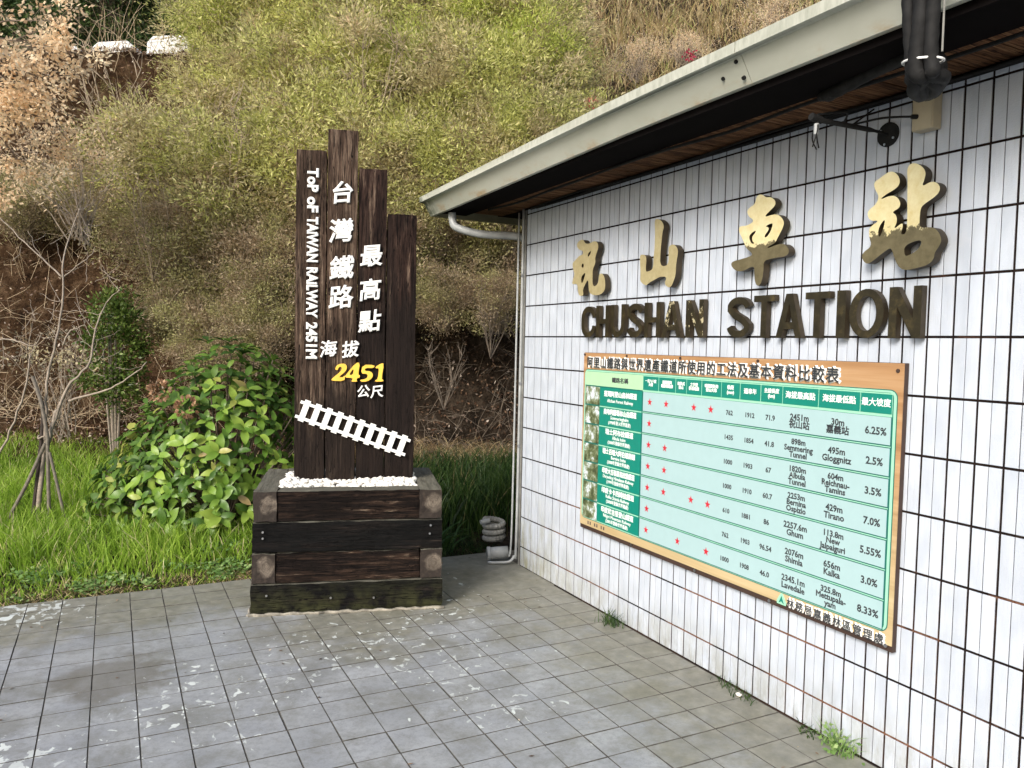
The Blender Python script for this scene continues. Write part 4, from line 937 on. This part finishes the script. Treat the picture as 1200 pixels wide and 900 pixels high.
# tree with dry tan leaves, upper left
V, Q, tone, C = clump_leaves(120, 66, (.95, .9, 1.2), .13, .050, .034, shell=.25, updir=-.1)
p = at(10, 90, 8.2); tt = empty('dry_leaved_tree', (p.x-.5, p.y+.1, gh(p.x, p.y)), 'tree with dry tan leaves hanging in at the upper left', 'tree')
me = npmesh('crown', V+np.array(p)+np.array([-.12, 0, .05]), Q, L_TAN, tone); link(bpy.data.objects.new('crown', me), tt)
C2 = C+np.array(p)
m = M(); tb = Vector((p.x-1.0, p.y+.2, gh(p.x, p.y)))
m.tube(spline([tb, tb+Vector((.1, 0, 2)), Vector(p)+Vector((-.5, 0, -.6)), Vector(p)+Vector((-.2, 0, .6))], 5), [.09-.004*k for k in range(16)], 8); m.build('trunk', BARK, tt)
m = M()
for c in C2[rng.random(len(C2)) < .5]:
    a = Vector(p)+Vector((-.5, 0, -.4+random.random())); b = Vector(c); q = a.lerp(b, .5)+Vector(rng.normal(size=3))*.06; m.tube([a, q, b], [.012, .008, .003], 4, caps=False)
m.build('branches', BARK, tt)
# second spray of tan leaves lower on the bank
for px, py, d, lb in [(75, 190, 9.6, 'thin spray of dry tan leaves in front of the brown bank'), ]:
    V, Q, tone, C = clump_leaves(50, 26, (.75, .5, .45), .16, .055, .022, shell=.2)
    e = empty('dry_shrub', at(px, py, d), lb, 'shrub'); link(bpy.data.objects.new('foliage', npmesh('foliage', V, Q, L_TAN, tone)), e, False)
    link(bpy.data.objects.new('branches', twig_mesh('branches', C, (0.2, .2, -.9), BARKL, r=.006, frac=.6)), e, False)
# glossy column-shaped shrub
V, Q, tone, C = clump_leaves(85, 70, (.34, .34, .78), .11, .055, .030, shell=.45)
p = at(135, 425, 9.9); cs = empty('column_shrub', (p.x, p.y, gh(p.x, p.y)), 'narrow upright shrub with small glossy leaves, behind the leafy hydrangea', 'shrub')
link(bpy.data.objects.new('foliage', npmesh('foliage', V+np.array(p)+np.array([0, 0, .12]), Q, L_COL, tone)), cs)
m = M()
for k in range(5):
    x = random.uniform(-.12, .12); m.tube(spline([(p.x+x*.4, p.y, .2), (p.x+x, p.y+.05, p.z-.5), (p.x+x*1.6, p.y, p.z+.5)], 3), .014, 5)
m.build('stems', BARKL, cs)
# low sprawling bits of the same kind, pale, behind the sapling
V, Q, tone, C = clump_leaves(30, 15, (.6, .4, .35), .13, .05, .022, shell=.2)
e = empty('pale_shrub', at(70, 415, 10.2), 'sparse shrub with pale dusty leaves against the brown bank', 'shrub'); link(bpy.data.objects.new('foliage', npmesh('foliage', V, Q, leafmat('dusty_pale_leaf', [(0, (.20, .16, .10)), (1, (.50, .46, .36))]), tone)), e, False)
link(bpy.data.objects.new('branches', twig_mesh('branches', C, (0, 0, -1), BARKL, r=.006, frac=.7)), e, False)
# ---- hydrangea with large leaves, each leaf near the front a part
def bigleaf(k):
    L, W = 1., .50; m = M(); nu, nv = 8, 2
    for i in range(nu+1):
        t = i/nu; w_ = W*.5*math.sin(PI*min(1, t*.93+.06))**.8*(1-.12*t) if t < 1 else .004
        for j in (-1, 0, 1): m.v.append((t*L, j*max(w_, .004), .10*abs(j)*w_*2-.28*t*t+.12*t+.03*math.sin(t*9+k)*j))
    for i in range(nu):
        for j in range(2): a = i*3+j; m.f.append((a, a+3, a+4, a+1)); m.m.append(0)
    me = bpy.data.meshes.new('leaf'); me.from_pydata(m.v, [], m.f); me.materials.append(L_BIG); me.polygons.foreach_set('use_smooth', [True]*len(m.f)); me.update(); return me
LM = [bigleaf(k) for k in range(3)]
hp = at(262, 560, 7.5); hp.z = gh(hp.x, hp.y)
hyd = empty('hydrangea_bush', hp, 'broad-leaved bright green bush with withered flower heads beside the planter', 'shrub')
ros = []
RX, RY, RZ = 1.06, .75, 1.62
camd = Vector((hp.x, hp.y, 0)).normalized(); side = Vector((camd.y, -camd.x, 0))
for k in range(330):
    for _ in range(50):
        th = random.uniform(-PI*.75, PI*.75); ph = random.random()
        el = math.asin(ph); x = math.sin(th)*math.cos(el); y = -math.cos(th)*math.cos(el); z = math.sin(el)
        rr_ = .62+.38*random.random()**.4
        hs_ = 1.0 if x > -.1 else 1-.55*min(1, (-x-.1)/.9)       # lower towards the left
        q = side*(x*RX*rr_*(1.12 if x < 0 else .92))+camd*(y*RY*rr_)+Vector((0, 0, .08+z*RZ*rr_*hs_))
        if all((q-r[0]).length > .125 for r in ros): break
    n_ = (side*x+camd*y*1.1+Vector((0, 0, .35+z*.6))).normalized(); ros.append((q, n_))
LV = []
for q, n_ in ros:
    t1 = n_.orthogonal().normalized(); t2 = n_.cross(t1); a0 = random.random()*6; sz = random.uniform(.11, .18)
    for k in range(random.choice((4, 5, 6))):
        a = a0+k*2.4; d = (t1*math.cos(a)+t2*math.sin(a)+n_*random.uniform(.1, .7)).normalized(); u_ = (n_-d*n_.dot(d)).normalized(); s_ = u_.cross(d)
        mt = Matrix(((d.x, s_.x, u_.x), (d.y, s_.y, u_.y), (d.z, s_.z, u_.z))).to_4x4(); mt.translation = q+n_*.01*k; LV.append((mt, sz*random.uniform(.75, 1.15)*(1-.06*k), (q-camd*0).dot(camd)))
LV.sort(key=lambda l: l[2]-l[1]*2)
rest = M()
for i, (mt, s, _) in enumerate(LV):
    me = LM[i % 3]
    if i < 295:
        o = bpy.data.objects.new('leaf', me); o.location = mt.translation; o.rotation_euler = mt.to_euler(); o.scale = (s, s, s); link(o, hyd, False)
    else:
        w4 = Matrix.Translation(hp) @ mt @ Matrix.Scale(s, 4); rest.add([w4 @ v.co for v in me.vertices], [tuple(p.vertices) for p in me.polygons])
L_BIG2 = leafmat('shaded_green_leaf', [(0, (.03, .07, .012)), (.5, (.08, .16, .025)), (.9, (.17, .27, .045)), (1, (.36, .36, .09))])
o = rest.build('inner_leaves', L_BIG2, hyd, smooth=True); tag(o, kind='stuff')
a = o.data.attributes.new('rnd', 'FLOAT', 'FACE'); a.data.foreach_set('value', np.repeat(rng.random(len(o.data.polygons)//16+1), 16)[:len(o.data.polygons)].astype(np.float32))
m = M()
for q, n_ in ros[::2]: m.tube([hp+Vector((q.x*.25, q.y*.25, 0)), hp+q*.6+Vector((0, 0, -.05)), hp+q], [.012, .009, .006], 5, caps=False)
m.build('stems', BARK, hyd)
for px, py in ((186, 458), (219, 477)):
    c = at(px, py, 6.8); n_ = 90; P = unit(rng.normal(size=(n_, 3)))*.075+np.array(c); V, Q = leaves(P, P-np.array(c), rng.normal(size=(n_, 3)), .04, .032)
    tag(link(bpy.data.objects.new('flower_head', npmesh('flower_head', V, Q, L_FLOWER, rng.random(n_))), hyd), kind='stuff')
# ---- staked sapling
sb = on(42, 612, 2, .06); sb = Vector((sb.x, sb.y, gh(sb.x, sb.y))); D = (sb-Vector((0, 0, CH))).dot(FW)
def sp(px, py, dd=0): return at(px, py, D+dd)
sap = empty('staked_sapling', sb, 'bare pale sapling with forked stems tied between stakes in the grass', 'tree')
def limb(pts, r0, r1, name='branch', mat=BARKL, n=8):
    P = spline([sp(*q) for q in pts], 4)
    P = [q+Vector(rng.normal(size=3))*.004 for q in P]
    return M().tube(P, [r0+(r1-r0)*k/(len(P)-1) for k in range(len(P))], n).build(name, mat, sap, smooth=True)
limb([(42, 618), (47, 580), (52, 530, .02), (60, 505), (66, 480)], .023, .017, 'trunk')
limb([(52, 530), (54, 480), (56, 440), (66, 400), (74, 345), (74, 310), (82, 275, .1), (93, 245, .1)], .014, .004)
limb([(62, 500), (78, 455), (92, 440), (105, 425), (112, 385), (125, 355), (140, 340, -.1)], .014, .004)
limb([(80, 470), (100, 464), (130, 455), (155, 440, -.1), (172, 425, -.1)], .012, .004)
limb([(73, 325), (55, 308), (35, 290), (10, 265), (-10, 248)], .008, .003)
limb([(74, 325), (90, 312), (105, 300), (112, 290)], .006, .002)
limb([(73, 405), (82, 388), (92, 384), (100, 380)], .008, .003)
limb([(0, 398), (20, 399), (38, 405), (50, 390)], .008, .003)
limb([(-10, 545), (8, 515), (25, 470), (33, 430), (36, 415)], .011, .006)
for k in range(46):
    c = random.choice([(74, 345), (93, 245), (112, 390), (40, 290), (84, 385), (60, 400), (120, 360), (100, 440), (30, 400), (140, 450)]); x, y = c[0]+random.uniform(-25, 25), c[1]+random.uniform(-35, 35)
    a_ = random.uniform(0, PI); l = random.uniform(18, 45); limb([(x, y), (x+l*.5*math.cos(a_), y-l*.5*math.sin(a_)+3, .05), (x+l*math.cos(a_), y-l*math.sin(a_), .1)], .0035, .0015, 'twig', BARKL, 4)
V, Q, tone, C = clump_leaves(14, 16, (.35, .25, .12), .09, .035, .02, shell=.1)
link(bpy.data.objects.new('dry_blossom', npmesh('dry_blossom', V+np.array(sp(70, 418, .1)), Q, L_PLUME, tone)), sap)
for pts, r, mat, lb in [([(2, 622), (30, 570), (53, 520)], .016, STAKE, 'grey leaning stake left of the sapling, its foot toward the picture edge'), ([(37, 618), (44, 560), (50, 500), (51, 470)], .018, STAKED, 'dark upright stake directly beside the sapling trunk'),
        ([(77, 612), (68, 572), (58, 530)], .013, STAKE, 'short grey stake leaning in from the right of the sapling'), ([(57, 520), (49, 475), (38, 441)], .016, STAKE, 'broken grey stake pointing up left above the tie of the sapling')]:
    P = spline([sp(x, y, -.06 if mat == STAKE else .0) for x, y in pts], 4); P[0].z = min(P[0].z, .05); tag(M().tube(P, r, 8).build('support_stake', mat), lb, 'stake', 'stakes around the sapling')
tag(M().tube([sp(52, 512)+Vector((.05*math.cos(a), .05*math.sin(a), .01*math.sin(3*a))) for a in [2*PI*k/24 for k in range(49)]], .008, 5).build('tie_rope', BARKL), 'pale rope wound round the sapling and its stakes', 'rope')
# ---- grass
def blades(P, H, W, lean, mat, name, tone=None, seg=3, drop=.0):
    n = len(P); a = rng.uniform(0, 2*PI, n); dr = np.stack([np.cos(a), np.sin(a), np.zeros(n)], 1); b = rng.uniform(0, 2*PI, n); sd_ = np.stack([np.cos(b), np.sin(b), np.zeros(n)], 1)
    H = H[:, None]; W = W[:, None]; lean = lean[:, None]; V = []
    for k in range(seg):
        t = k/seg; c = P+np.array([0, 0, 1])*H*(t-drop*t*t)+dr*H*lean*t*t; ww = W*(1-.55*t)/2; V += [c-sd_*ww, c+sd_*ww]
    V.append(P+np.array([0, 0, 1])*H*(1-drop)+dr*H*lean); V = np.stack(V, 1); m_ = 2*seg+1
    base = np.arange(n)[:, None]*m_; Q = []
    for k in range(seg-1): Q.append(np.concatenate([base+2*k, base+2*k+1, base+2*k+3, base+2*k+2], 1))
    Q.append(np.concatenate([base+2*seg-2, base+2*seg-1, base+2*seg, base+2*seg], 1))
    # triangles are kept as quads by a tiny mid point on the last edge
    V2 = V.reshape(-1, 3); T_ = tone if tone is not None else rng.random(n)
    tri = np.concatenate([base+2*seg-2, base+2*seg-1, base+2*seg], 1); quads = np.concatenate(Q[:-1])
    me = bpy.data.meshes.new(name); me.vertices.add(len(V2)); me.vertices.foreach_set('co', V2.astype(np.float32).ravel())
    li = np.concatenate([quads.ravel(), tri.ravel()]).astype(np.int32); me.loops.add(len(li)); me.loops.foreach_set('vertex_index', li)
    nq, ntr = len(quads), len(tri); me.polygons.add(nq+ntr)
    me.polygons.foreach_set('loop_start', np.concatenate([np.arange(nq)*4, nq*4+np.arange(ntr)*3]).astype(np.int32)); me.polygons.foreach_set('loop_total', np.concatenate([np.full(nq, 4), np.full(ntr, 3)]).astype(np.int32))
    me.update(calc_edges=True); at_ = me.attributes.new('rnd', 'FLOAT', 'FACE'); at_.data.foreach_set('value', np.concatenate([np.tile(T_, seg-1), T_]).astype(np.float32)); me.materials.append(mat)
    return me
def scatter(n, x0, x1, y0, y1, keep=None):
    P = np.stack([rng.uniform(x0, x1, n), rng.uniform(y0, y1, n), np.zeros(n)], 1)
    if keep is not None: P = P[keep(P)]
    for i in range(len(P)): P[i, 2] = gh(P[i, 0], P[i, 1])-.01
    return P
def clumpy(P, s, th): return np.array([mn.noise(Vector((p[0]*s, p[1]*s, 3))) > th for p in P])
P = scatter(70000, -4.6, 1.9, 5.97, 13.2); far = P[:, 1] > 9.5; P = P[~far | (rng.random(len(P)) < .6)]
k = np.array([mn.noise(Vector((p[0]*1.6, p[1]*1.6, 3))) for p in P]); hgt = np.clip((P[:, 1]-5.85)/1.1, .22, 1)*(.11+.14*np.clip(k+.5, 0, 1))*rng.uniform(.5, 1.4, len(P))
tone = np.clip(.35+.3*k+rng.normal(0, .2, len(P)), 0, .9); dead = rng.random(len(P)) < .06; tone[dead] = rng.uniform(.9, 1, dead.sum())
nob('lawn_grass', blades(P, hgt, rng.uniform(.006, .014, len(P)), rng.uniform(.1, .9, len(P)), L_GRASS, 'lawn_grass', tone), label='bright green uncut grass between the paving and the bank', cat='grass', kind='stuff')
# dead straw along the paving edge
P = scatter(5200, -4, 1.0, 5.93, 6.35); P = P[rng.random(len(P)) < np.clip(1.25-(P[:, 1]-5.95)*2.6+.9*np.array([mn.noise(Vector((p[0]*2.5, 9, 1))) for p in P]), 0, 1)]; nob('dead_straw', blades(P, rng.uniform(.015, .05, len(P)), rng.uniform(.004, .008, len(P)), rng.uniform(1, 3, len(P)), L_DRY, 'dead_straw', rng.uniform(0, .7, len(P))), label='dead straw lying along the edge of the paving', cat='straw', kind='stuff')
# clover-like cover near the edge
P = scatter(8000, -3.4, 1.0, 5.98, 6.9, lambda P: clumpy(P, 3.3, .12)); P[:, 2] += rng.uniform(.02, .07, len(P))
Nn = rng.normal(size=P.shape)*.4; Nn[:, 2] += 1; V, Q = leaves(P, np.concatenate([rng.normal(size=(len(P), 2)), rng.uniform(0, .3, (len(P), 1))], 1), Nn, .035, .028)
nob('ground_cover', npmesh('ground_cover', V, Q, L_COVER, rng.random(len(P))), label='low round-leaved weeds at the front of the grass', cat='weeds', kind='stuff')
# dark long grass right of the planter
P = scatter(9000, 1.7, 4.4, 6.35, 8.6, lambda P: P[:, 0] > 1.75+.0*P[:, 1]); P = P[rng.random(len(P)) < np.clip((P[:, 1]-6.25)*1.5, .1, 1)]
nob('long_grass', blades(P, rng.uniform(.25, .62, len(P)), rng.uniform(.008, .016, len(P)), rng.uniform(.1, .7, len(P)), L_DGRASS, 'long_grass', seg=4, drop=.1), label='tall dark green grass between the planter and the building corner', cat='grass', kind='stuff')
P = scatter(1800, 1.9, 2.95, 5.97, 6.7); nob('short_weeds', blades(P, rng.uniform(.02, .09, len(P)), rng.uniform(.005, .01, len(P)), rng.uniform(.5, 2, len(P)), L_DGRASS, 'short_weeds'), label='short trampled weeds behind the paving right of the planter', cat='weeds', kind='stuff')
# strap-leaved plant by the hose
c = Vector((2.52, 6.15, gh(2.5, 6.2))); n_ = 34; P = np.array(c)+rng.normal(size=(n_, 3))*np.array([.06, .05, 0])
nob('strap_leaved_plant', blades(P, rng.uniform(.22, .42, n_), rng.uniform(.022, .032, n_), rng.uniform(.5, 1.1, n_), leafmat('strap_leaf', [(0, (.03, .08, .02)), (1, (.10, .18, .05))]), 'strap_leaved_plant', seg=6, drop=.45), label='plant with broad arching strap leaves beside the ribbed hose', cat='plant')
# ---- bank cover: litter and dead twigs, straw, right part of the bank
def bank_pts(n, s0, s1, t0, t1):
    S = rng.uniform(s0, s1, n); Tt = rng.uniform(t0, t1, n); return np.array([tuple(hill(a, b)) for a, b in zip(S, Tt)])
P = bank_pts(34000, 2.6, 9.5, -.8, 2.2); P += rng.normal(size=P.shape)*.05; V, Q = leaves(P, rng.normal(size=P.shape), rng.normal(size=P.shape)+np.array([-.5, -.8, .6]), rng.uniform(.03, .07, len(P)), rng.uniform(.015, .035, len(P)))
nob('leaf_litter', npmesh('leaf_litter', V, Q, L_LITTER, rng.random(len(P))**1.5), label='brown fallen leaves and debris lying on the dark foot of the bank', cat='leaf litter', kind='stuff')
P = bank_pts(14000, -4.5, 3.0, -.3, 1.5); P -= np.array(TN)*.06; V, Q = leaves(P, rng.normal(size=P.shape), rng.normal(size=P.shape)+np.array([-.5, -.8, .3]), rng.uniform(.03, .07, len(P)), rng.uniform(.012, .028, len(P)))
nob('bank_scrub', npmesh('bank_scrub', V, Q, L_LITTER, rng.random(len(P))**.9), label='dry leaf scraps clinging to the brown earth bank on the left', cat='leaf litter', kind='stuff')
def twigmass(name, n, s0, s1, t0, t1, l0, l1, mat, label, r=.004, up=.7):
    m = M()
    for _ in range(n):
        a = hill(random.uniform(s0, s1), random.uniform(t0, t1)); d = Vector((random.gauss(0, .6), random.gauss(0, .6)-.3, random.uniform(-.2, up)+.1)).normalized()*random.uniform(l0, l1)
        q = a+d*.5+Vector(rng.normal(size=3))*.06; m.tube([a, q, a+d+Vector((0, 0, -.1*d.length))], [r, r*.8, r*.4], 3, caps=False)
        if random.random() < .5: m.tube([q, q+Vector(rng.normal(size=3))*.15], [r*.6, r*.3], 3, caps=False)
    return tag(m.build(name, mat), label, 'twigs', kind='stuff')
twigmass('dead_twigs', 1700, 3.2, 9, -.4, 2.0, .2, .8, plain('dark_twig', (.15, .12, .09), .9, var=.6), 'tangle of dead twigs on the dark bank behind the planter')
twigmass('bramble_twigs', 1500, -4, 2.6, .1, 1.4, .3, 1.1, plain('straw_twig', (.42, .33, .22), .9), 'dry pale stems hanging over the brown bank on the left', up=1.2)
P = bank_pts(2600, 3.6, 8.5, -.95, -.1); nob('dead_grass', blades(P, rng.uniform(.15, .4, len(P)), rng.uniform(.005, .009, len(P)), rng.uniform(.6, 1.6, len(P)), L_DRY, 'dead_grass', rng.uniform(0, .6, len(P)), seg=4, drop=.4), label='dead drooping grass at the foot of the bank right of the planter', cat='dead grass', kind='stuff')
P = bank_pts(26000, 5.0, 14.5, 1.2, 7.5); Tn = rng.random(len(P))
nob('dry_hill_grass', blades(P, rng.uniform(.2, .65, len(P)), rng.uniform(.008, .018, len(P)), rng.uniform(.2, 1.3, len(P)), L_DRY, 'dry_hill_grass', Tn, seg=4, drop=.25), label='dry yellow grass and stems over the upper slope behind the roof', cat='dry grass', kind='stuff')
# pampas plumes and tufts, countable
def tuft(loc, n, h, mat, seed):
    P = np.array(loc)+rng.normal(size=(n, 3))*np.array([.09, .09, 0]); return blades(P-np.array(loc), rng.uniform(.5, 1, n)*h, rng.uniform(.010, .018, n), rng.uniform(.3, 1.1, n), mat, 'tuft_blades', seg=5, drop=.3)
tm = [tuft((0, 0, 0), 90, 1.0, L_DRY, i) for i in range(3)]
def plume_mesh(sd_):
    n = 260; t = rng.random(n); ang = rng.uniform(0, 2*PI, n); r = .035*np.sin(PI*np.clip(t, .05, 1))**.6
    P = np.stack([np.cos(ang)*r*.5+.12*t*t, np.sin(ang)*r*.5, .85+.32*t], 1); D = np.stack([np.cos(ang), np.sin(ang), np.full(n, 1.6)], 1)
    V, Q = leaves(P, D, rng.normal(size=P.shape), .055, .014); return npmesh('plume', V, Q, L_PLUME, rng.random(n))
pl = [plume_mesh(i) for i in range(2)]
stm = bpy.data.meshes.new('stalk'); mm = M().tube([(0, 0, 0), (0, 0, .5), (.0, 0, .9)], [.006, .005, .003], 5); stm.from_pydata(mm.v, [], mm.f); stm.materials.append(BARKL)
for i, (px, py, d, s, npm) in enumerate([(560, 95, 0, 0, 0)]+[(x, y, 0, s, q) for x, y, s, q in [(668, 85, .9, 2), (690, 140, .9, 1), (720, 60, .9, 2), (745, 110, 1.0, 1), (770, 45, .9, 2), (800, 75, .9, 1), (815, 30, .8, 2), (850, 50, .8, 1), (880, 25, .8, 1), (725, 20, .8, 2), (775, 8, .8, 1), (690, 35, .9, 1), (840, 8, .8, 2), (640, 40, .9, 1), (700, 110, .8, 0), (760, 85, .9, 0), (900, 5, .8, 1)]]):
    if s == 0: continue
    o0 = Vector((0, 0, CH)); r_ = ray(px, py+35); best = None
    for q in range(70, 200):
        P_ = o0+r_*(q/10); rel = P_-FO; t_ = rel.dot(TN); s_ = rel.dot(SU_)
        if hill_z(s_, t_) > P_.z: best = P_; break
    if best is None: continue
    e = empty('pampas_tuft', best-Vector((0, 0, .05)), 'dry pampas grass tuft on the upper slope, '+['at the lower left near the red blossom','lower left, above the first red blossom','left of the middle at the top','in the middle of the slope','centre top','right of the middle','at the top, right of centre','right, near the gutter','far right above the gutter','at the very top left','at the very top middle','top left beside the yellow-green bushes','at the very top right','leftmost, against the bushes','low and without plume left of centre','without plume in the middle','rightmost, cut by the top edge'][i-1], 'grass tuft', 'pampas tufts on the upper slope', rz=random.random()*6); e.scale = (s, s, s)
    link(bpy.data.objects.new('blades', tm[i % 3]), e, False)
    for k in range(npm):
        for nme, me in (('plume', pl[k % 2]), ('stalk', stm)):
            o = bpy.data.objects.new(nme, me); o.rotation_euler = (random.uniform(-.3, .3)+k*.2, random.uniform(-.3, .3), random.random()*6) if nme == 'plume' else o_rot; o_rot = o.rotation_euler.copy() if nme == 'plume' else o_rot; link(o, e, False)
# red flowers showing over the gutter
for (px, py), lb in (((693, 120), 'small red blossom just above the gutter'), ((808, 66), 'second red blossom further up the gutter line')):
    c = at(px, py, 9.8); n_ = 60; P = rng.normal(size=(n_, 3))*.035; V, Q = leaves(P, rng.normal(size=(n_, 3)), rng.normal(size=(n_, 3)), .04, .025)
    e = empty('red_flower', c, lb, 'flower', 'red flowers over the roof edge'); tag(link(bpy.data.objects.new('petals', npmesh('petals', V, Q, leafmat('red_petal', [(0, (.30, .02, .05)), (1, (.62, .08, .14))]), rng.random(n_))), e, False), kind='stuff')
    link(bpy.data.objects.new('stalk', stm), e, False); e.children[-1].location = (0, 0, -.9)
# brown dry shrubs upper right
VT = bush_variants(2, L_TAN, BARKL, 45, 90, (.8, .8, .5), .2, .04, .016, shell=.3)
for i, (px, py, s, lb) in enumerate([(905, 20, .7, 'dry brown shrub at the top where the gutter leaves the picture'), (745, 70, .6, 'dry tan shrub among the pampas tufts'), (665, 30, .6, 'dry shrub between the bushes and the pampas grass'), (800, 55, .55, 'dry brown shrub near the second red blossom')]):
    place_bush(VT[i % 2], 'dry_shrub', at(px, py, 12.2), i, s, lb, 'shrub', 'dry shrubs on the upper slope')
for i, (n_, sc_, mat_, nm, lb, ct) in enumerate([(150, .022, L_LITTER, 'fallen_leaves', 'small dry leaves and bits scattered on the paving', 'leaf litter'), (200, .008, L_DRY, 'grit', 'pale grit and seed husks scattered on the paving', 'grit')]):
    P = np.stack([rng.uniform(-1.6, 2.86, n_), rng.uniform(2.2, 5.9, n_), np.full(n_, .004)], 1); wq = rng.random(n_) < np.where((P[:, 1] > 5.4) | (P[:, 0] > 2.5), 1, .30); P = P[wq]
    V, Q = leaves(P, rng.normal(size=P.shape)*np.array([1, 1, .12]), np.array([0, 0, 1])+rng.normal(size=P.shape)*.15, sc_*rng.uniform(.5, 1.5, len(P)), sc_*.5)
    V[:, 2] = np.maximum(V[:, 2], .0025); nob(nm, npmesh(nm, V, Q, mat_, rng.random(len(P))), label=lb, cat=ct, kind='stuff')
V = iv*np.array([.016, .022, .010])+np.array([2.84, 2.95, .008]); nob('pebble', npmesh('pebble', V, iq, PEB), label='single pale pebble lying at the foot of the tiled wall', cat='pebble')
# ---- weeds at the foot of the tiled wall
for (x, y), n_, h, lb in (((2.82, 4.08), 90, .07, 'thin grass tuft growing at the foot of the tiled wall'), ((2.86, 2.34), 60, .10, 'leafy green weed growing against the tiles, nearest the viewer'), ((2.86, 3.08), 30, .035, 'tiny green weed in the wall joint left of the pale pebble'), ((2.85, 2.92), 40, .04, 'small dark weed with a pale pebble in it at the wall foot'), ((2.86, 2.52), 40, .03, 'low dark weed clump at the wall foot beside the leafy weed')):
    P = np.array([x, y, 0])+rng.normal(size=(n_, 3))*np.array([.025, .045, 0])
    o = nob('wall_weed', kind='stuff' if h < .05 else None, me=blades(P, rng.uniform(.4, 1, n_)*h*1.3, rng.uniform(.004, .007, n_), rng.uniform(.4, 1.6, n_), L_DGRASS if h < .09 else L_COVER, 'wall_weed', rng.uniform(.3, .95, n_)), label=lb, cat='weed', group='weeds along the foot of the tiled wall')
    if h > .09:
        P = np.array([x-.02, y, 0])+np.abs(rng.normal(size=(70, 3)))*np.array([-.02, .0, .05])+rng.normal(size=(70, 3))*np.array([.02, .045, .0]); V, Q = leaves(P, rng.normal(size=P.shape), rng.normal(size=P.shape)+np.array([-1, -1, 1]), .026, .017)
        me = npmesh('weed_leaves', V, Q, L_COVER, rng.random(70)); link(bpy.data.objects.new('weed_leaves', me), o)
print('TRIS', sum(len(m.loops)-2*len(m.polygons) for m in bpy.data.meshes if m.users), 'objs', len(bpy.data.objects))
